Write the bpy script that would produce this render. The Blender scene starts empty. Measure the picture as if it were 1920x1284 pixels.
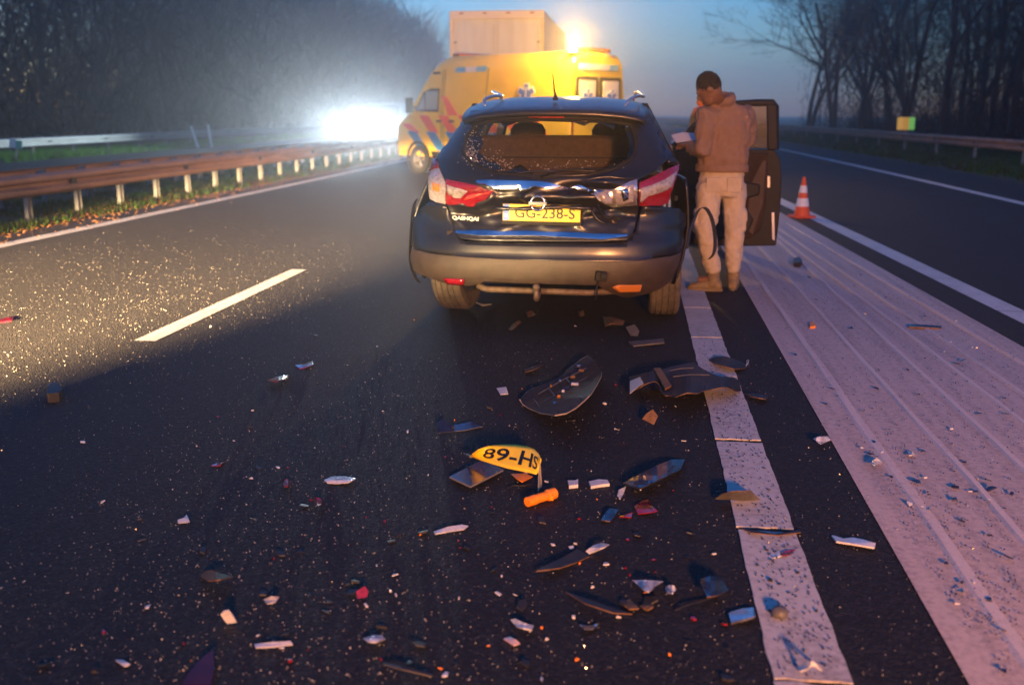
import bpy, bmesh, math, random
from mathutils import Vector, Matrix, noise
random.seed(7)
SC = bpy.context.scene
COL = SC.collection
R = math.radians
SUN_EL, SUN_ROT, SKY_STR, EXPOSURE = 1.2, -50.0, 0.14, 2.72
HAZE_DENS = .0034

# ------------------------------------------------------------------ camera
FPX, CAMH = 1867.0, 1.47            # focal length in pixels of the 1920 px photo, eye height
PITCH = math.atan((642 - 213) / FPX)
YAW = math.atan((1195 - 960) / FPX * math.cos(PITCH))
cam = bpy.data.cameras.new('camera')
camo = bpy.data.objects.new('camera', cam)
COL.objects.link(camo)
camo.location = (0, 0, CAMH)
camo.rotation_euler = (R(90) - PITCH, 0, YAW)
cam.sensor_width = 36.0
cam.lens = FPX / 1920 * 36.0
cam.clip_start = 0.05
cam.clip_end = 3000
cam.dof.use_dof = True
cam.dof.focus_distance = 4.9
cam.dof.aperture_fstop = 2.0
SC.camera = camo

# ------------------------------------------------------------------ sky, exposure
w = bpy.data.worlds.new('World')
SC.world = w
w.use_nodes = True
wn = w.node_tree
wn.nodes.clear()
sky = wn.nodes.new('ShaderNodeTexSky')
sky.sky_type = 'NISHITA'
sky.sun_disc = False
sky.sun_elevation = R(SUN_EL)
sky.sun_rotation = R(SUN_ROT)
sky.altitude = 0
sky.air_density = 1.0
sky.dust_density = 0.15
sky.ozone_density = 4.9
bg = wn.nodes.new('ShaderNodeBackground')
bg.inputs['Strength'].default_value = SKY_STR
wo = wn.nodes.new('ShaderNodeOutputWorld')
wn.links.new(sky.outputs[0], bg.inputs['Color'])
wn.links.new(bg.outputs[0], wo.inputs['Surface'])
vs = SC.view_settings
vs.view_transform = 'Standard'
vs.look = 'None'
vs.exposure = EXPOSURE
vs.gamma = 1.0
vs.use_curve_mapping = False
SC.render.engine = 'CYCLES'
SC.cycles.use_denoising = True
SC.cycles.max_bounces = 6
SC.cycles.diffuse_bounces = 2
SC.cycles.glossy_bounces = 3
SC.cycles.transmission_bounces = 6
SC.cycles.transparent_max_bounces = 8
SC.cycles.volume_bounces = 3
SC.cycles.sample_clamp_indirect = 4.0

# ------------------------------------------------------------------ lamps that are lit in the photo
def lamp(name, kind, loc, col, power, target=None, size=30, blend=.4, radius=.08, squash=1.0):
    l = bpy.data.lights.new(name, kind)
    l.color = col
    l.energy = power
    l.shadow_soft_size = radius
    o = bpy.data.objects.new(name, l)
    COL.objects.link(o)
    o.location = loc
    if kind == 'SPOT':
        l.spot_size = R(size)
        l.spot_blend = blend
        d = Vector(target) - Vector(loc)
        o.rotation_euler = d.to_track_quat('-Z', 'Y').to_euler()
        o.scale = (1, squash, 1)
    return o

# ------------------------------------------------------------------ pixel -> place
_f = Vector((-math.sin(YAW) * math.cos(PITCH), math.cos(YAW) * math.cos(PITCH), -math.sin(PITCH)))
_r = Vector((math.cos(YAW), math.sin(YAW), 0))
_u = _r.cross(_f)
def ray(x, y): return _f + _r * ((x - 960) / FPX) - _u * ((y - 642) / FPX)
def gnd(x, y, z=0.0):
    d = ray(x, y); t = (z - CAMH) / d.z
    return Vector((0, 0, CAMH)) + d * t
def aty(x, y, Y):
    d = ray(x, y)
    return Vector((0, 0, CAMH)) + d * (Y / d.y)

# ------------------------------------------------------------------ materials
MATS = {}
def mat(name, col, rough=.5, metal=0.0, var=0.0, scale=8.0, bump=0.0, bscale=60.0, spec=.5, coat=0.0,
        emit=None, estr=0.0, alpha=1.0, trans=0.0, col2=None, detail=4.0, ior=1.45, stretch=None, crough=.06):
    if name in MATS: return MATS[name]
    m = bpy.data.materials.new(name); m.use_nodes = True
    nt = m.node_tree; b = nt.nodes['Principled BSDF']
    b.inputs['Base Color'].default_value = (*col, 1)
    b.inputs['Roughness'].default_value = rough
    b.inputs['Metallic'].default_value = metal
    b.inputs['Specular IOR Level'].default_value = spec
    b.inputs['Coat Weight'].default_value = coat
    b.inputs['Coat Roughness'].default_value = crough
    b.inputs['IOR'].default_value = ior
    b.inputs['Alpha'].default_value = alpha
    b.inputs['Transmission Weight'].default_value = trans
    if emit:
        b.inputs['Emission Color'].default_value = (*emit, 1)
        b.inputs['Emission Strength'].default_value = estr
    if var > 0 or bump > 0:
        tc = nt.nodes.new('ShaderNodeTexCoord')
        src = tc.outputs['Object']
        if stretch:
            mp = nt.nodes.new('ShaderNodeMapping'); mp.inputs['Scale'].default_value = stretch
            nt.links.new(src, mp.inputs[0]); src = mp.outputs[0]
    if var > 0:
        n = nt.nodes.new('ShaderNodeTexNoise'); n.inputs['Scale'].default_value = scale
        n.inputs['Detail'].default_value = detail; n.inputs['Roughness'].default_value = .65
        nt.links.new(src, n.inputs['Vector'])
        cr = nt.nodes.new('ShaderNodeValToRGB')
        c2 = col2 or tuple(max(0, c * (1 - var)) for c in col)
        c1 = tuple(min(1, c * (1 + var * .6)) for c in col) if not col2 else col
        cr.color_ramp.elements[0].position = .33; cr.color_ramp.elements[1].position = .67
        cr.color_ramp.elements[0].color = (*c2, 1); cr.color_ramp.elements[1].color = (*c1, 1)
        nt.links.new(n.outputs['Fac'], cr.inputs['Fac'])
        nt.links.new(cr.outputs[0], b.inputs['Base Color'])
        mr = nt.nodes.new('ShaderNodeMapRange')
        mr.inputs['To Min'].default_value = max(.02, rough - .12 * min(1, var * 2)); mr.inputs['To Max'].default_value = min(1, rough + .12 * min(1, var * 2))
        nt.links.new(n.outputs['Fac'], mr.inputs['Value']); nt.links.new(mr.outputs[0], b.inputs['Roughness'])
    if bump > 0:
        n2 = nt.nodes.new('ShaderNodeTexNoise'); n2.inputs['Scale'].default_value = bscale; n2.inputs['Detail'].default_value = 3
        nt.links.new(src, n2.inputs['Vector'])
        bp = nt.nodes.new('ShaderNodeBump'); bp.inputs['Strength'].default_value = bump; bp.inputs['Distance'].default_value = .01
        nt.links.new(n2.outputs['Fac'], bp.inputs['Height']); nt.links.new(bp.outputs[0], b.inputs['Normal'])
    MATS[name] = m
    return m

# ------------------------------------------------------------------ object helpers
def tag(o, label=None, cat=None, group=None, kind=None):
    if label: o['label'] = label
    if cat: o['category'] = cat
    if group: o['group'] = group
    if kind: o['kind'] = kind
    return o
def empty(name, loc=(0, 0, 0), rz=0.0, label=None, cat=None, group=None):
    o = bpy.data.objects.new(name, None); COL.objects.link(o)
    o.location = loc; o.rotation_euler = (0, 0, rz); o.empty_display_size = .2
    return tag(o, label, cat, group)
def link(name, me, m=None, parent=None, smooth=False, bevel=0.0, solid=0.0, sub=0, soff=0.0, bseg=2):
    o = bpy.data.objects.new(name, me); COL.objects.link(o)
    if m and not me.materials: me.materials.append(m)
    if parent: o.parent = parent
    if smooth:
        for p in me.polygons: p.use_smooth = True
    if solid:
        s = o.modifiers.new('solid', 'SOLIDIFY'); s.thickness = solid; s.offset = soff
    if bevel:
        b = o.modifiers.new('bevel', 'BEVEL'); b.width = bevel; b.segments = bseg; b.limit_method = 'ANGLE'; b.angle_limit = R(35)
    if sub:
        s = o.modifiers.new('sub', 'SUBSURF'); s.levels = sub; s.render_levels = sub
    return o
def mesh(name, vs_, fs_):
    me = bpy.data.meshes.new(name); me.from_pydata([tuple(v) for v in vs_], [], fs_); me.update(); return me
class MB:
    """collects shapes that become one mesh object"""
    def __init__(s): s.v = []; s.f = []
    def add(s, vs_, fs_):
        n = len(s.v); s.v += [tuple(v) for v in vs_]; s.f += [tuple(i + n for i in f) for f in fs_]; return s
    def box(s, c, d, mtx=None):
        x, y, z = (q / 2 for q in d); c = Vector(c)
        P = [Vector((sx * x, sy * y, sz * z)) for sz in (-1, 1) for sx, sy in ((-1, -1), (1, -1), (1, 1), (-1, 1))]
        if mtx: P = [mtx @ p for p in P]
        return s.add([p + c for p in P], [(3, 2, 1, 0), (4, 5, 6, 7), (0, 1, 5, 4), (1, 2, 6, 5), (2, 3, 7, 6), (3, 0, 4, 7)])
    def tube(s, pts, rad, n=8, cap=True, flat=1.0):
        pts = [Vector(p) for p in pts]
        if not hasattr(rad, '__len__'): rad = [rad] * len(pts)
        V = []; F = []
        up = Vector((0, 0, 1)); prev = None
        for i, p in enumerate(pts):
            t = (pts[min(i + 1, len(pts) - 1)] - pts[max(i - 1, 0)])
            if t.length < 1e-9: t = Vector((0, 0, 1))
            t.normalize()
            if prev is None:
                a = t.cross(up if abs(t.z) < .95 else Vector((1, 0, 0))); a.normalize()
            else:
                a = prev - t * prev.dot(t)
                if a.length < 1e-6: a = t.orthogonal()
                a.normalize()
            prev = a; b = t.cross(a)
            for k in range(n):
                g = 2 * math.pi * k / n
                V.append(p + a * (math.cos(g) * rad[i]) + b * (math.sin(g) * rad[i] * flat))
        for i in range(len(pts) - 1):
            for k in range(n):
                F.append((i * n + k, i * n + (k + 1) % n, (i + 1) * n + (k + 1) % n, (i + 1) * n + k))
        if cap: F.append(tuple(range(n - 1, -1, -1))); F.append(tuple((len(pts) - 1) * n + k for k in range(n)))
        return s.add(V, F)
    def lathe(s, prof, axis='z', n=24, c=(0, 0, 0), close=False):
        V = []; F = []; c = Vector(c)
        for r_, h in prof:
            for k in range(n):
                g = 2 * math.pi * k / n; a, b = r_ * math.cos(g), r_ * math.sin(g)
                V.append(c + Vector({'z': (a, b, h), 'x': (h, a, b), 'y': (b, h, a)}[axis]))
        m_ = len(prof)
        for i in range(m_ - 1 + (1 if close else 0)):
            j = (i + 1) % m_
            for k in range(n): F.append((i * n + k, i * n + (k + 1) % n, j * n + (k + 1) % n, j * n + k))
        if not close:
            F.append(tuple(range(n - 1, -1, -1))); F.append(tuple((m_ - 1) * n + k for k in range(n)))
        return s.add(V, F)
    def loft(s, rings, cap=True, closed=True):
        n = len(rings[0]); V = [p for r_ in rings for p in r_]; F = []
        for i in range(len(rings) - 1):
            for k in range(n if closed else n - 1): F.append((i * n + k, i * n + (k + 1) % n, (i + 1) * n + (k + 1) % n, (i + 1) * n + k))
        if cap and closed: F.append(tuple(range(n - 1, -1, -1))); F.append(tuple((len(rings) - 1) * n + k for k in range(n)))
        return s.add(V, F)
    def prism(s, poly, h0, h1, fn=lambda a, b, h: (a, b, h)):
        n = len(poly)
        V = [fn(a, b, h0) for a, b in poly] + [fn(a, b, h1) for a, b in poly]
        F = [tuple(range(n - 1, -1, -1)), tuple(range(n, 2 * n))] + [(k, (k + 1) % n, n + (k + 1) % n, n + k) for k in range(n)]
        return s.add(V, F)
    def build(s, name, m=None, parent=None, **kw):
        me = mesh(name, s.v, s.f)
        if kw.pop('fix', True):
            bm = bmesh.new(); bm.from_mesh(me); bmesh.ops.recalc_face_normals(bm, faces=bm.faces); bm.to_mesh(me); bm.free()
        return link(name, me, m, parent, **kw)
def interp(tab, z):
    if z <= tab[0][0]: return tab[0][1]
    for (a, va), (b, vb) in zip(tab, tab[1:]):
        if z <= b:
            t = (z - a) / (b - a); return va + (vb - va) * t
    return tab[-1][1]
def gridpoly(poly, step):
    """flat polygon cut into a grid of cells (bmesh in the xy plane)"""
    bm = bmesh.new()
    f = bm.faces.new([bm.verts.new((a, b, 0)) for a, b in poly])
    for ax in (0, 1):
        lo = min(p[ax] for p in poly); hi = max(p[ax] for p in poly)
        k = math.ceil(lo / step)
        while k * step < hi:
            co = [0, 0, 0]; co[ax] = k * step; no = [0, 0, 0]; no[ax] = 1
            bmesh.ops.bisect_plane(bm, geom=bm.verts[:] + bm.edges[:] + bm.faces[:], plane_co=co, plane_no=no, dist=1e-5)
            k += 1
    return bm
def copy_tree(o, parent=None):
    c = o.copy(); COL.objects.link(c); c.parent = parent
    for ch in list(o.children): copy_tree(ch, c)
    return c
def textmesh(txt, size, depth=.0, offset=0.0, align='CENTER', sx=1.0):
    cu = bpy.data.curves.new('lettering', 'FONT'); cu.body = txt; cu.size = size; cu.align_x = align; cu.align_y = 'CENTER'
    cu.extrude = depth; cu.offset = offset; cu.resolution_u = 3
    o = bpy.data.objects.new('lettering', cu); COL.objects.link(o)
    dg = bpy.context.evaluated_depsgraph_get()
    me = bpy.data.meshes.new_from_object(o.evaluated_get(dg))
    bpy.data.objects.remove(o); bpy.data.curves.remove(cu)
    me.name = 'lettering'
    return me

# ------------------------------------------------------------------ lamps
A_AMBER = lamp('work_lamp_behind', 'SPOT', (1.9, -6.0, 2.3), (1.0, .39, .13), 1500, target=(1.3, 8.5, .5), size=62, blend=.95, radius=.28)
A_HEAD = lamp('headlamp_behind', 'SPOT', (-4.5, -3.2, .72), (1.0, .62, .28), 66000, target=(-4.85, 9.0, 0.05), size=27, blend=.85, radius=.10, squash=.26)
A_HEAD2 = lamp('headlamp_behind', 'SPOT', (-3.1, -3.2, .72), (1.0, .66, .30), 2200, target=(-1.3, 12, .55), size=24, blend=.8, radius=.06, squash=.25)
BEACON = (1.0, .52, .10)

# ------------------------------------------------------------------ the setting
def bend(Y): return -max(0.0, Y - 8) ** 2 / 2800.0
YS = [-22, -10, 0, 4, 8, 12, 16, 20, 26, 32, 40, 50, 62, 76, 92, 110, 140, 180, 240, 320, 420, 560]
def strip(name, xa, xb, z, m, y0=-22, y1=560, parent=None, nx=1, edge=0.0):
    """sheet along the road between two x (numbers or functions of Y)"""
    fa = xa if callable(xa) else (lambda Y: xa + bend(Y)); fb = xb if callable(xb) else (lambda Y: xb + bend(Y))
    ys = [y0] + [y for y in YS if y0 < y < y1] + [y1]
    V = []; F = []
    for Y in ys:
        for i in range(nx + 1):
            t = i / nx; V.append((fa(Y) * (1 - t) + fb(Y) * t, Y, z if not callable(z) else z(t, Y)))
    for j in range(len(ys) - 1):
        for i in range(nx):
            a = j * (nx + 1) + i; F.append((a, a + 1, a + nx + 2, a + nx + 1))
    return link(name, mesh(name, V, F), m, parent)

def asphalt(name, base=.045):
    m = bpy.data.materials.new(name); m.use_nodes = True; nt = m.node_tree; b = nt.nodes['Principled BSDF']
    L = nt.links.new; N = nt.nodes.new
    tc = N('ShaderNodeTexCoord')
    big = N('ShaderNodeTexNoise'); big.inputs['Scale'].default_value = .45; big.inputs['Detail'].default_value = 5
    mp = N('ShaderNodeMapping'); mp.inputs['Scale'].default_value = (1, .22, 1)
    L(tc.outputs['Object'], mp.inputs[0]); L(mp.outputs[0], big.inputs['Vector'])
    vor = N('ShaderNodeTexVoronoi'); vor.inputs['Scale'].default_value = 95; L(tc.outputs['Object'], vor.inputs['Vector'])
    fine = N('ShaderNodeTexNoise'); fine.inputs['Scale'].default_value = 260; fine.inputs['Detail'].default_value = 2; L(tc.outputs['Object'], fine.inputs['Vector'])
    sp = N('ShaderNodeSeparateColor'); L(vor.outputs['Color'], sp.inputs[0])
    cr = N('ShaderNodeValToRGB'); e = cr.color_ramp.elements
    e[0].position = .0; e[0].color = (base * .5, base * .48, base * .5, 1)
    e[1].position = 1; e[1].color = (base * 2.3, base * 2.2, base * 2.15, 1)
    x = cr.color_ramp.elements.new(.7); x.color = (base, base * .97, base, 1)
    L(sp.outputs[0], cr.inputs['Fac'])
    mx = N('ShaderNodeMix'); mx.data_type = 'RGBA'; mx.blend_type = 'MULTIPLY'; mx.inputs[0].default_value = .8
    cr2 = N('ShaderNodeValToRGB'); cr2.color_ramp.elements[0].position = .3; cr2.color_ramp.elements[1].position = .7
    cr2.color_ramp.elements[0].color = (.62, .62, .64, 1); cr2.color_ramp.elements[1].color = (1.15, 1.12, 1.1, 1)
    L(big.outputs['Fac'], cr2.inputs['Fac']); L(cr.outputs[0], mx.inputs[6]); L(cr2.outputs[0], mx.inputs[7]); L(mx.outputs[2], b.inputs['Base Color'])
    mr = N('ShaderNodeMapRange'); mr.inputs['To Min'].default_value = .62; mr.inputs['To Max'].default_value = .9
    L(fine.outputs['Fac'], mr.inputs['Value']); L(mr.outputs[0], b.inputs['Roughness'])
    b.inputs['Specular IOR Level'].default_value = .35
    bp = N('ShaderNodeBump'); bp.inputs['Strength'].default_value = .55; bp.inputs['Distance'].default_value = .006
    L(vor.outputs['Distance'], bp.inputs['Height']); bp.invert = True
    bp2 = N('ShaderNodeBump'); bp2.inputs['Strength'].default_value = .25; bp2.inputs['Distance'].default_value = .004
    L(fine.outputs['Fac'], bp2.inputs['Height']); L(bp.outputs[0], bp2.inputs['Normal']); L(bp2.outputs[0], b.inputs['Normal'])
    return m
M_ASPH = asphalt('asphalt', .013)
M_ASPH2 = asphalt('asphalt_far', .03)
def paint(name, col, wear=.35, dirt=(.22, .2, .2), stretch=None):
    m = bpy.data.materials.new(name); m.use_nodes = True; nt = m.node_tree; b = nt.nodes['Principled BSDF']
    L = nt.links.new; N = nt.nodes.new
    tc = N('ShaderNodeTexCoord')
    n1 = N('ShaderNodeTexNoise'); n1.inputs['Scale'].default_value = 38; n1.inputs['Detail'].default_value = 6; n1.inputs['Roughness'].default_value = .75; L(tc.outputs['Object'], n1.inputs['Vector'])
    n2 = N('ShaderNodeTexNoise'); n2.inputs['Scale'].default_value = 3.0; n2.inputs['Detail'].default_value = 4; mp = N('ShaderNodeMapping'); mp.inputs['Scale'].default_value = stretch or (1, 1, 1); L(tc.outputs['Object'], mp.inputs[0]); L(mp.outputs[0], n2.inputs['Vector'])
    ad = N('ShaderNodeMath'); ad.operation = 'MULTIPLY_ADD'; L(n2.outputs['Fac'], ad.inputs[0]); ad.inputs[1].default_value = .5; L(n1.outputs['Fac'], ad.inputs[2])
    cr = N('ShaderNodeValToRGB'); e = cr.color_ramp.elements
    e[0].position = .48; e[0].color = (*dirt, 1); e[1].position = .48 + wear; e[1].color = (*col, 1)
    L(ad.outputs[0], cr.inputs['Fac']); L(cr.outputs[0], b.inputs['Base Color'])
    b.inputs['Roughness'].default_value = .75
    n3 = N('ShaderNodeTexNoise'); n3.inputs['Scale'].default_value = 120; L(tc.outputs['Object'], n3.inputs['Vector'])
    bp = N('ShaderNodeBump'); bp.inputs['Strength'].default_value = .4; bp.inputs['Distance'].default_value = .003; L(n3.outputs['Fac'], bp.inputs['Height']); L(bp.outputs[0], b.inputs['Normal'])
    return m
M_PAINT = paint('road_paint', (.56, .54, .52), .28, (.26, .24, .24))
M_GORE = paint('gore_surface', (.52, .405, .365), .35, (.24, .19, .185), (5.0, .22, 1))
M_RIDGE = paint('gore_ridge', (.60, .485, .445), .25, (.38, .30, .28), (5, .3, 1))
M_SOIL = mat('verge_soil', (.045, .035, .02), .95, var=.5, scale=2.5, bump=.6, bscale=25, col2=(.03, .045, .012))

grd = link('ground', mesh('ground', [(-95, -22, -.12), (95, -22, -.12), (95, 570, -.12), (-95, 570, -.12)], [(0, 1, 2, 3)]), M_SOIL)
tag(grd, 'dark grassy ground stretching away on both sides of the motorway', 'ground', kind='structure')
road = strip('carriageway', -7.75, 8.3, 0.0, M_ASPH, nx=1)
tag(road, 'dark asphalt carriageway with the crashed car and debris on it', 'road', kind='structure')
opp = strip('opposite_carriageway', -18.9, -11.2, -.02, M_ASPH2)
tag(opp, 'opposite asphalt carriageway beyond the median guardrails', 'road', kind='structure')
med = strip('median', -11.2, -7.75, lambda t, Y: -.03 - .07 * math.sin(math.pi * t), M_SOIL, nx=6)
tag(med, 'soil median strip between the two carriageways', 'median', kind='structure')
vl = strip('verge', -24, -18.9, lambda t, Y: -.02 + .06 * math.sin(math.pi * t), M_SOIL, nx=4)
tag(vl, 'grassy verge beside the opposite carriageway', 'verge', kind='structure')
vr = strip('verge', 8.3, 15, lambda t, Y: -.01 + .05 * math.sin(math.pi * t), M_SOIL, nx=4)
tag(vr, 'dark grassy verge under the guardrail by the bare trees', 'verge', kind='structure')

# markings: parts of the carriageway, 4 mm paint film
def marking(name, xa, xb, y0, y1, z=.004, m=None, th=.0, parent=road):
    o = strip(name, xa, xb, z, m or M_PAINT, y0, y1, parent)
    return o
def lin(y0, x0, y1, x1): return lambda Y: x0 + (x1 - x0) * (Y - y0) / (y1 - y0) + bend(Y)
marking('edge_line', -7.27, -7.05, -22, 560)
for k in range(-2, 44):
    y0 = 6.09 + 12.0 * k
    if y0 > 500: break
    marking('lane_dash', -3.275, -3.125, y0, y0 + 3.12)
marking('shoulder_line', 6.38, 6.58, -22, 560)
# right line of the gore area, in butted lengths
for a, b in ((-22, 7.85), (7.862, 9.4), (9.41, 24), (24.01, 90)):
    marking('gore_line', lin(7.3, 2.79, 13.3, 2.565), lin(7.3, 2.99, 13.3, 2.785), a, b)
# the left line of the gore area: worn thermoplastic slabs with gaps between them
M_SLAB = paint('worn_slab', (.46, .43, .42), .30, (.20, .18, .19))
def slab(x0, x1, y0, y1, name='edge_line_slab', m=M_SLAB, h=.007, seed=0):
    rnd = random.Random(seed); V = []
    n = max(4, int((y1 - y0) / .06)); poly = []
    for i in range(n + 1): poly.append((x0 + rnd.uniform(-.003, .003), y0 + (y1 - y0) * i / n))
    for i in range(1, 6): poly.append((x0 + (x1 - x0) * i / 6, y1 + rnd.uniform(-.006, .006)))
    for i in range(n + 1): poly.append((x1 + rnd.uniform(-.003, .003), y1 - (y1 - y0) * i / n))
    for i in range(1, 6): poly.append((x1 - (x1 - x0) * i / 6, y0 + rnd.uniform(-.006, .006)))
    b = MB().prism(poly, .001, h)
    return b.build(name, m, road)
cuts = [-8, 2.44, 3.435, 3.47, 4.44, 4.47, 5.62, 6.63, 6.645, 7.69, 7.70, 8.75]
for i, (a, b) in enumerate([(-8, 1.42), (1.44, 2.435), (2.45, 3.43), (3.46, 4.43), (4.475, 5.60), (5.612, 6.62), (6.645, 7.68), (7.70, 8.74), (8.75, 12.7), (12.72, 16.7), (16.71, 20.7), (20.72, 40)]):
    slab(.40 + .0, .605, a, b, seed=i)
slab_first = None
# gore: pale profiled surface with raised longitudinal ridges
gore = strip('gore_area', lin(2.5, .91, 8.5, .96), lin(6.58, 2.51, 12.13, 2.33), .005, M_GORE, -22, 34)
tag(gore, 'wide pale pink profiled strip beside the worn edge line, strewn with crumbs', 'road strip', kind='structure')
def ridge(x5, slope, wd, y0, y1, h=.016):
    prof = [(-wd / 2, .0045), (-wd * .28, h), (wd * .28, h), (wd / 2, .0045)]
    rr_ = random.Random(int(x5 * 1000)); V = []; F = []; n = int((y1 - y0) / .5)
    for i in range(n + 1):
        Y = y0 + (y1 - y0) * i / n; X = x5 + slope * (Y - 5) + rr_.gauss(0, .0025)
        for s_, z in prof: V.append((X + s_, Y, z if z < .01 else z + rr_.gauss(0, .0015)))
    for i in range(n):
        for k in range(3): F.append((i * 4 + k, i * 4 + k + 1, i * 4 + k + 5, i * 4 + k + 4))
    link('ridge', mesh('ridge', V, F), M_RIDGE, gore)
for x5, sl, wd, ya, yb in [(1.115, .004, .058, -6, 17), (1.40, .001, .045, -6, 17), (1.665, .004, .045, -6, 17), (1.90, -.018, .038, -6, 16), (2.10, -.028, .036, -6, 15), (2.375, -.034, .036, -6, 14)]:
    ridge(x5, sl, wd, ya, yb)

# ------------------------------------------------------------------ guardrails
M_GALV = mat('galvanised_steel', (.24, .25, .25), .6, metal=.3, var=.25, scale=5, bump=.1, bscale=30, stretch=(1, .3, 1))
M_GALV_AMBER = mat('weathered_amber_steel', (.36, .19, .11), .7, metal=.05, var=.35, scale=4, bump=.12, bscale=30, stretch=(1, .25, 1))  # brown dirt, with the amber light's orange mixed into the base colour
M_DARKST = mat('dark_steel', (.06, .055, .05), .6, metal=.3, var=.3)
WPROF = [(0, .155), (.022, .15), (.075, .118), (.082, .085), (.078, .055), (.012, .02), (.012, -.02), (.078, -.055), (.082, -.085), (.075, -.118), (.022, -.15), (0, -.155)]
def guardrail(x, zc, side, y0, y1, step, label, mbeam, seg=4.0, zg=-.1, group=None, postw=.10):
    """W-beam rail; side +1 puts the ribbed face towards +x"""
    r_ = empty('guardrail', (x + bend(y0), y0, 0), 0, label, 'guardrail', group)
    n = int((y1 - y0) / seg)
    for k in range(n):
        ya, yb = y0 + k * seg, y0 + (k + 1) * seg + .12
        V = []
        off = .0 if k % 2 else .004
        for Y in (ya, yb):
            for a, b in WPROF: V.append((bend(Y) - bend(y0) + side * (a + off), Y - y0, zc + b))
        m_ = len(WPROF)
        F = [(i, i + 1, m_ + i + 1, m_ + i) for i in range(m_ - 1)]
        link('beam', mesh('beam', V, F), mbeam, r_, solid=.004)
        if ya < 45:
            s_ = MB().box((bend(ya) - bend(y0) + side * .052, ya - y0 + .06, zc), (.012, .16, .10))
            s_.build('splice_plate', M_DARKST, r_)
    k = 0; Y = y0 + .3; pm = None
    while Y < y1:
        if pm is None:
            b = MB(); h = zc + .13 - zg
            b.box((0, 0, zg + h / 2), (.006, postw, h)); b.box((.03, postw / 2, zg + h / 2), (.06, .006, h)); b.box((.03, -postw / 2, zg + h / 2), (.06, .006, h))
            b.box((side * .052, 0, zc), (.07, .09, .22))
            o = b.build('post', M_GALV, r_); pm = o.data
        else:
            o = link('post', pm, M_GALV, r_)
        o.location = (bend(Y) - bend(y0) - side * .075, Y - y0, 0)
        k += 1; Y += step if Y < 70 else step * 2
    return r_
guardrail(-8.62, .46, 1, 2.5, 150, 1.333, 'weathered steel guardrail tinted orange as if amber-lit along the near side of the median', M_GALV_AMBER)
guardrail(-10.55, .365, -1, 4.5, 150, 1.333, 'second median guardrail with its back to the other, beside the opposite carriageway', M_GALV_AMBER)
guardrail(-20.6, .50, 1, 14, 180, 2.667, 'pale steel guardrail on the grassy verge before the dark left wood', M_GALV)
guardrail(11.0, .58, -1, 14, 190, 4.0, 'steel guardrail in front of the bare trees beyond the exit lane', M_GALV_AMBER)

# ------------------------------------------------------------------ the crashed car
CX, CY = -.60, 6.58
M_PAINTCAR = mat('dark_blue_paint', (.007, .009, .018), .42, metal=.3, coat=.55, crough=.22, var=.35, scale=4.0, col2=(.014, .013, .015), bump=.015, bscale=6)
M_PLAST = mat('bumper_plastic', (.042, .030, .022), .48, var=.35, scale=9, bump=.25, bscale=220)
M_BLACK = mat('black_trim', (.012, .012, .013), .6, spec=.25, var=.3, scale=12)
M_RUBBER = mat('tyre_rubber', (.10, .085, .065), .9, var=.5, scale=14, bump=.2, bscale=90)
M_CHROME = mat('chrome', (.78, .78, .80), .12, metal=1.0)
M_ALLOY = mat('alloy', (.45, .45, .46), .35, metal=.9)
M_SEAT = mat('seat_fabric', (.05, .032, .024), .85, var=.3, scale=30, bump=.2, bscale=300)
M_REDLENS = mat('red_lens', (.21, .005, .010), .14, coat=1.0, var=.3, scale=40)
M_CLEAR = mat('clear_lens', (.33, .31, .31), .16, coat=1.0, var=.35, scale=45, bump=.25, bscale=70)
M_AMBERLENS = mat('amber_lens', (.75, .22, .02), .2, coat=.8)
M_PLATEY = mat('plate_yellow', (.85, .60, .02), .4, var=.06, scale=30)
M_PLATEB = mat('plate_blue', (.03, .14, .55), .4)
M_INK = mat('plate_ink', (.006, .006, .006), .5)
M_WHITE = mat('white_print', (.8, .8, .8), .5)
def glassmat(name, tint, alpha):
    m = bpy.data.materials.new(name); m.use_nodes = True; nt = m.node_tree; nt.nodes.clear()
    o = nt.nodes.new('ShaderNodeOutputMaterial'); mx = nt.nodes.new('ShaderNodeMixShader')
    t = nt.nodes.new('ShaderNodeBsdfTransparent'); t.inputs[0].default_value = (*tint, 1)
    g = nt.nodes.new('ShaderNodeBsdfGlossy'); g.inputs['Roughness'].default_value = .04
    fr = nt.nodes.new('ShaderNodeLayerWeight'); fr.inputs['Blend'].default_value = .5
    pw = nt.nodes.new('ShaderNodeMath'); pw.operation = 'POWER'; pw.inputs[1].default_value = 4.0
    ad = nt.nodes.new('ShaderNodeMath'); ad.operation = 'MULTIPLY_ADD'; ad.inputs[1].default_value = .7; ad.inputs[2].default_value = .03 + alpha; ad.use_clamp = True
    nt.links.new(fr.outputs['Facing'], pw.inputs[0]); nt.links.new(pw.outputs[0], ad.inputs[0]); nt.links.new(ad.outputs[0], mx.inputs[0])
    nt.links.new(t.outputs[0], mx.inputs[1]); nt.links.new(g.outputs[0], mx.inputs[2]); nt.links.new(mx.outputs[0], o.inputs[0])
    return m
M_GLASS = glassmat('window_glass', (.95, .97, .97), .0)
M_GLASSD = glassmat('privacy_glass', (.30, .30, .32), .05)

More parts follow.
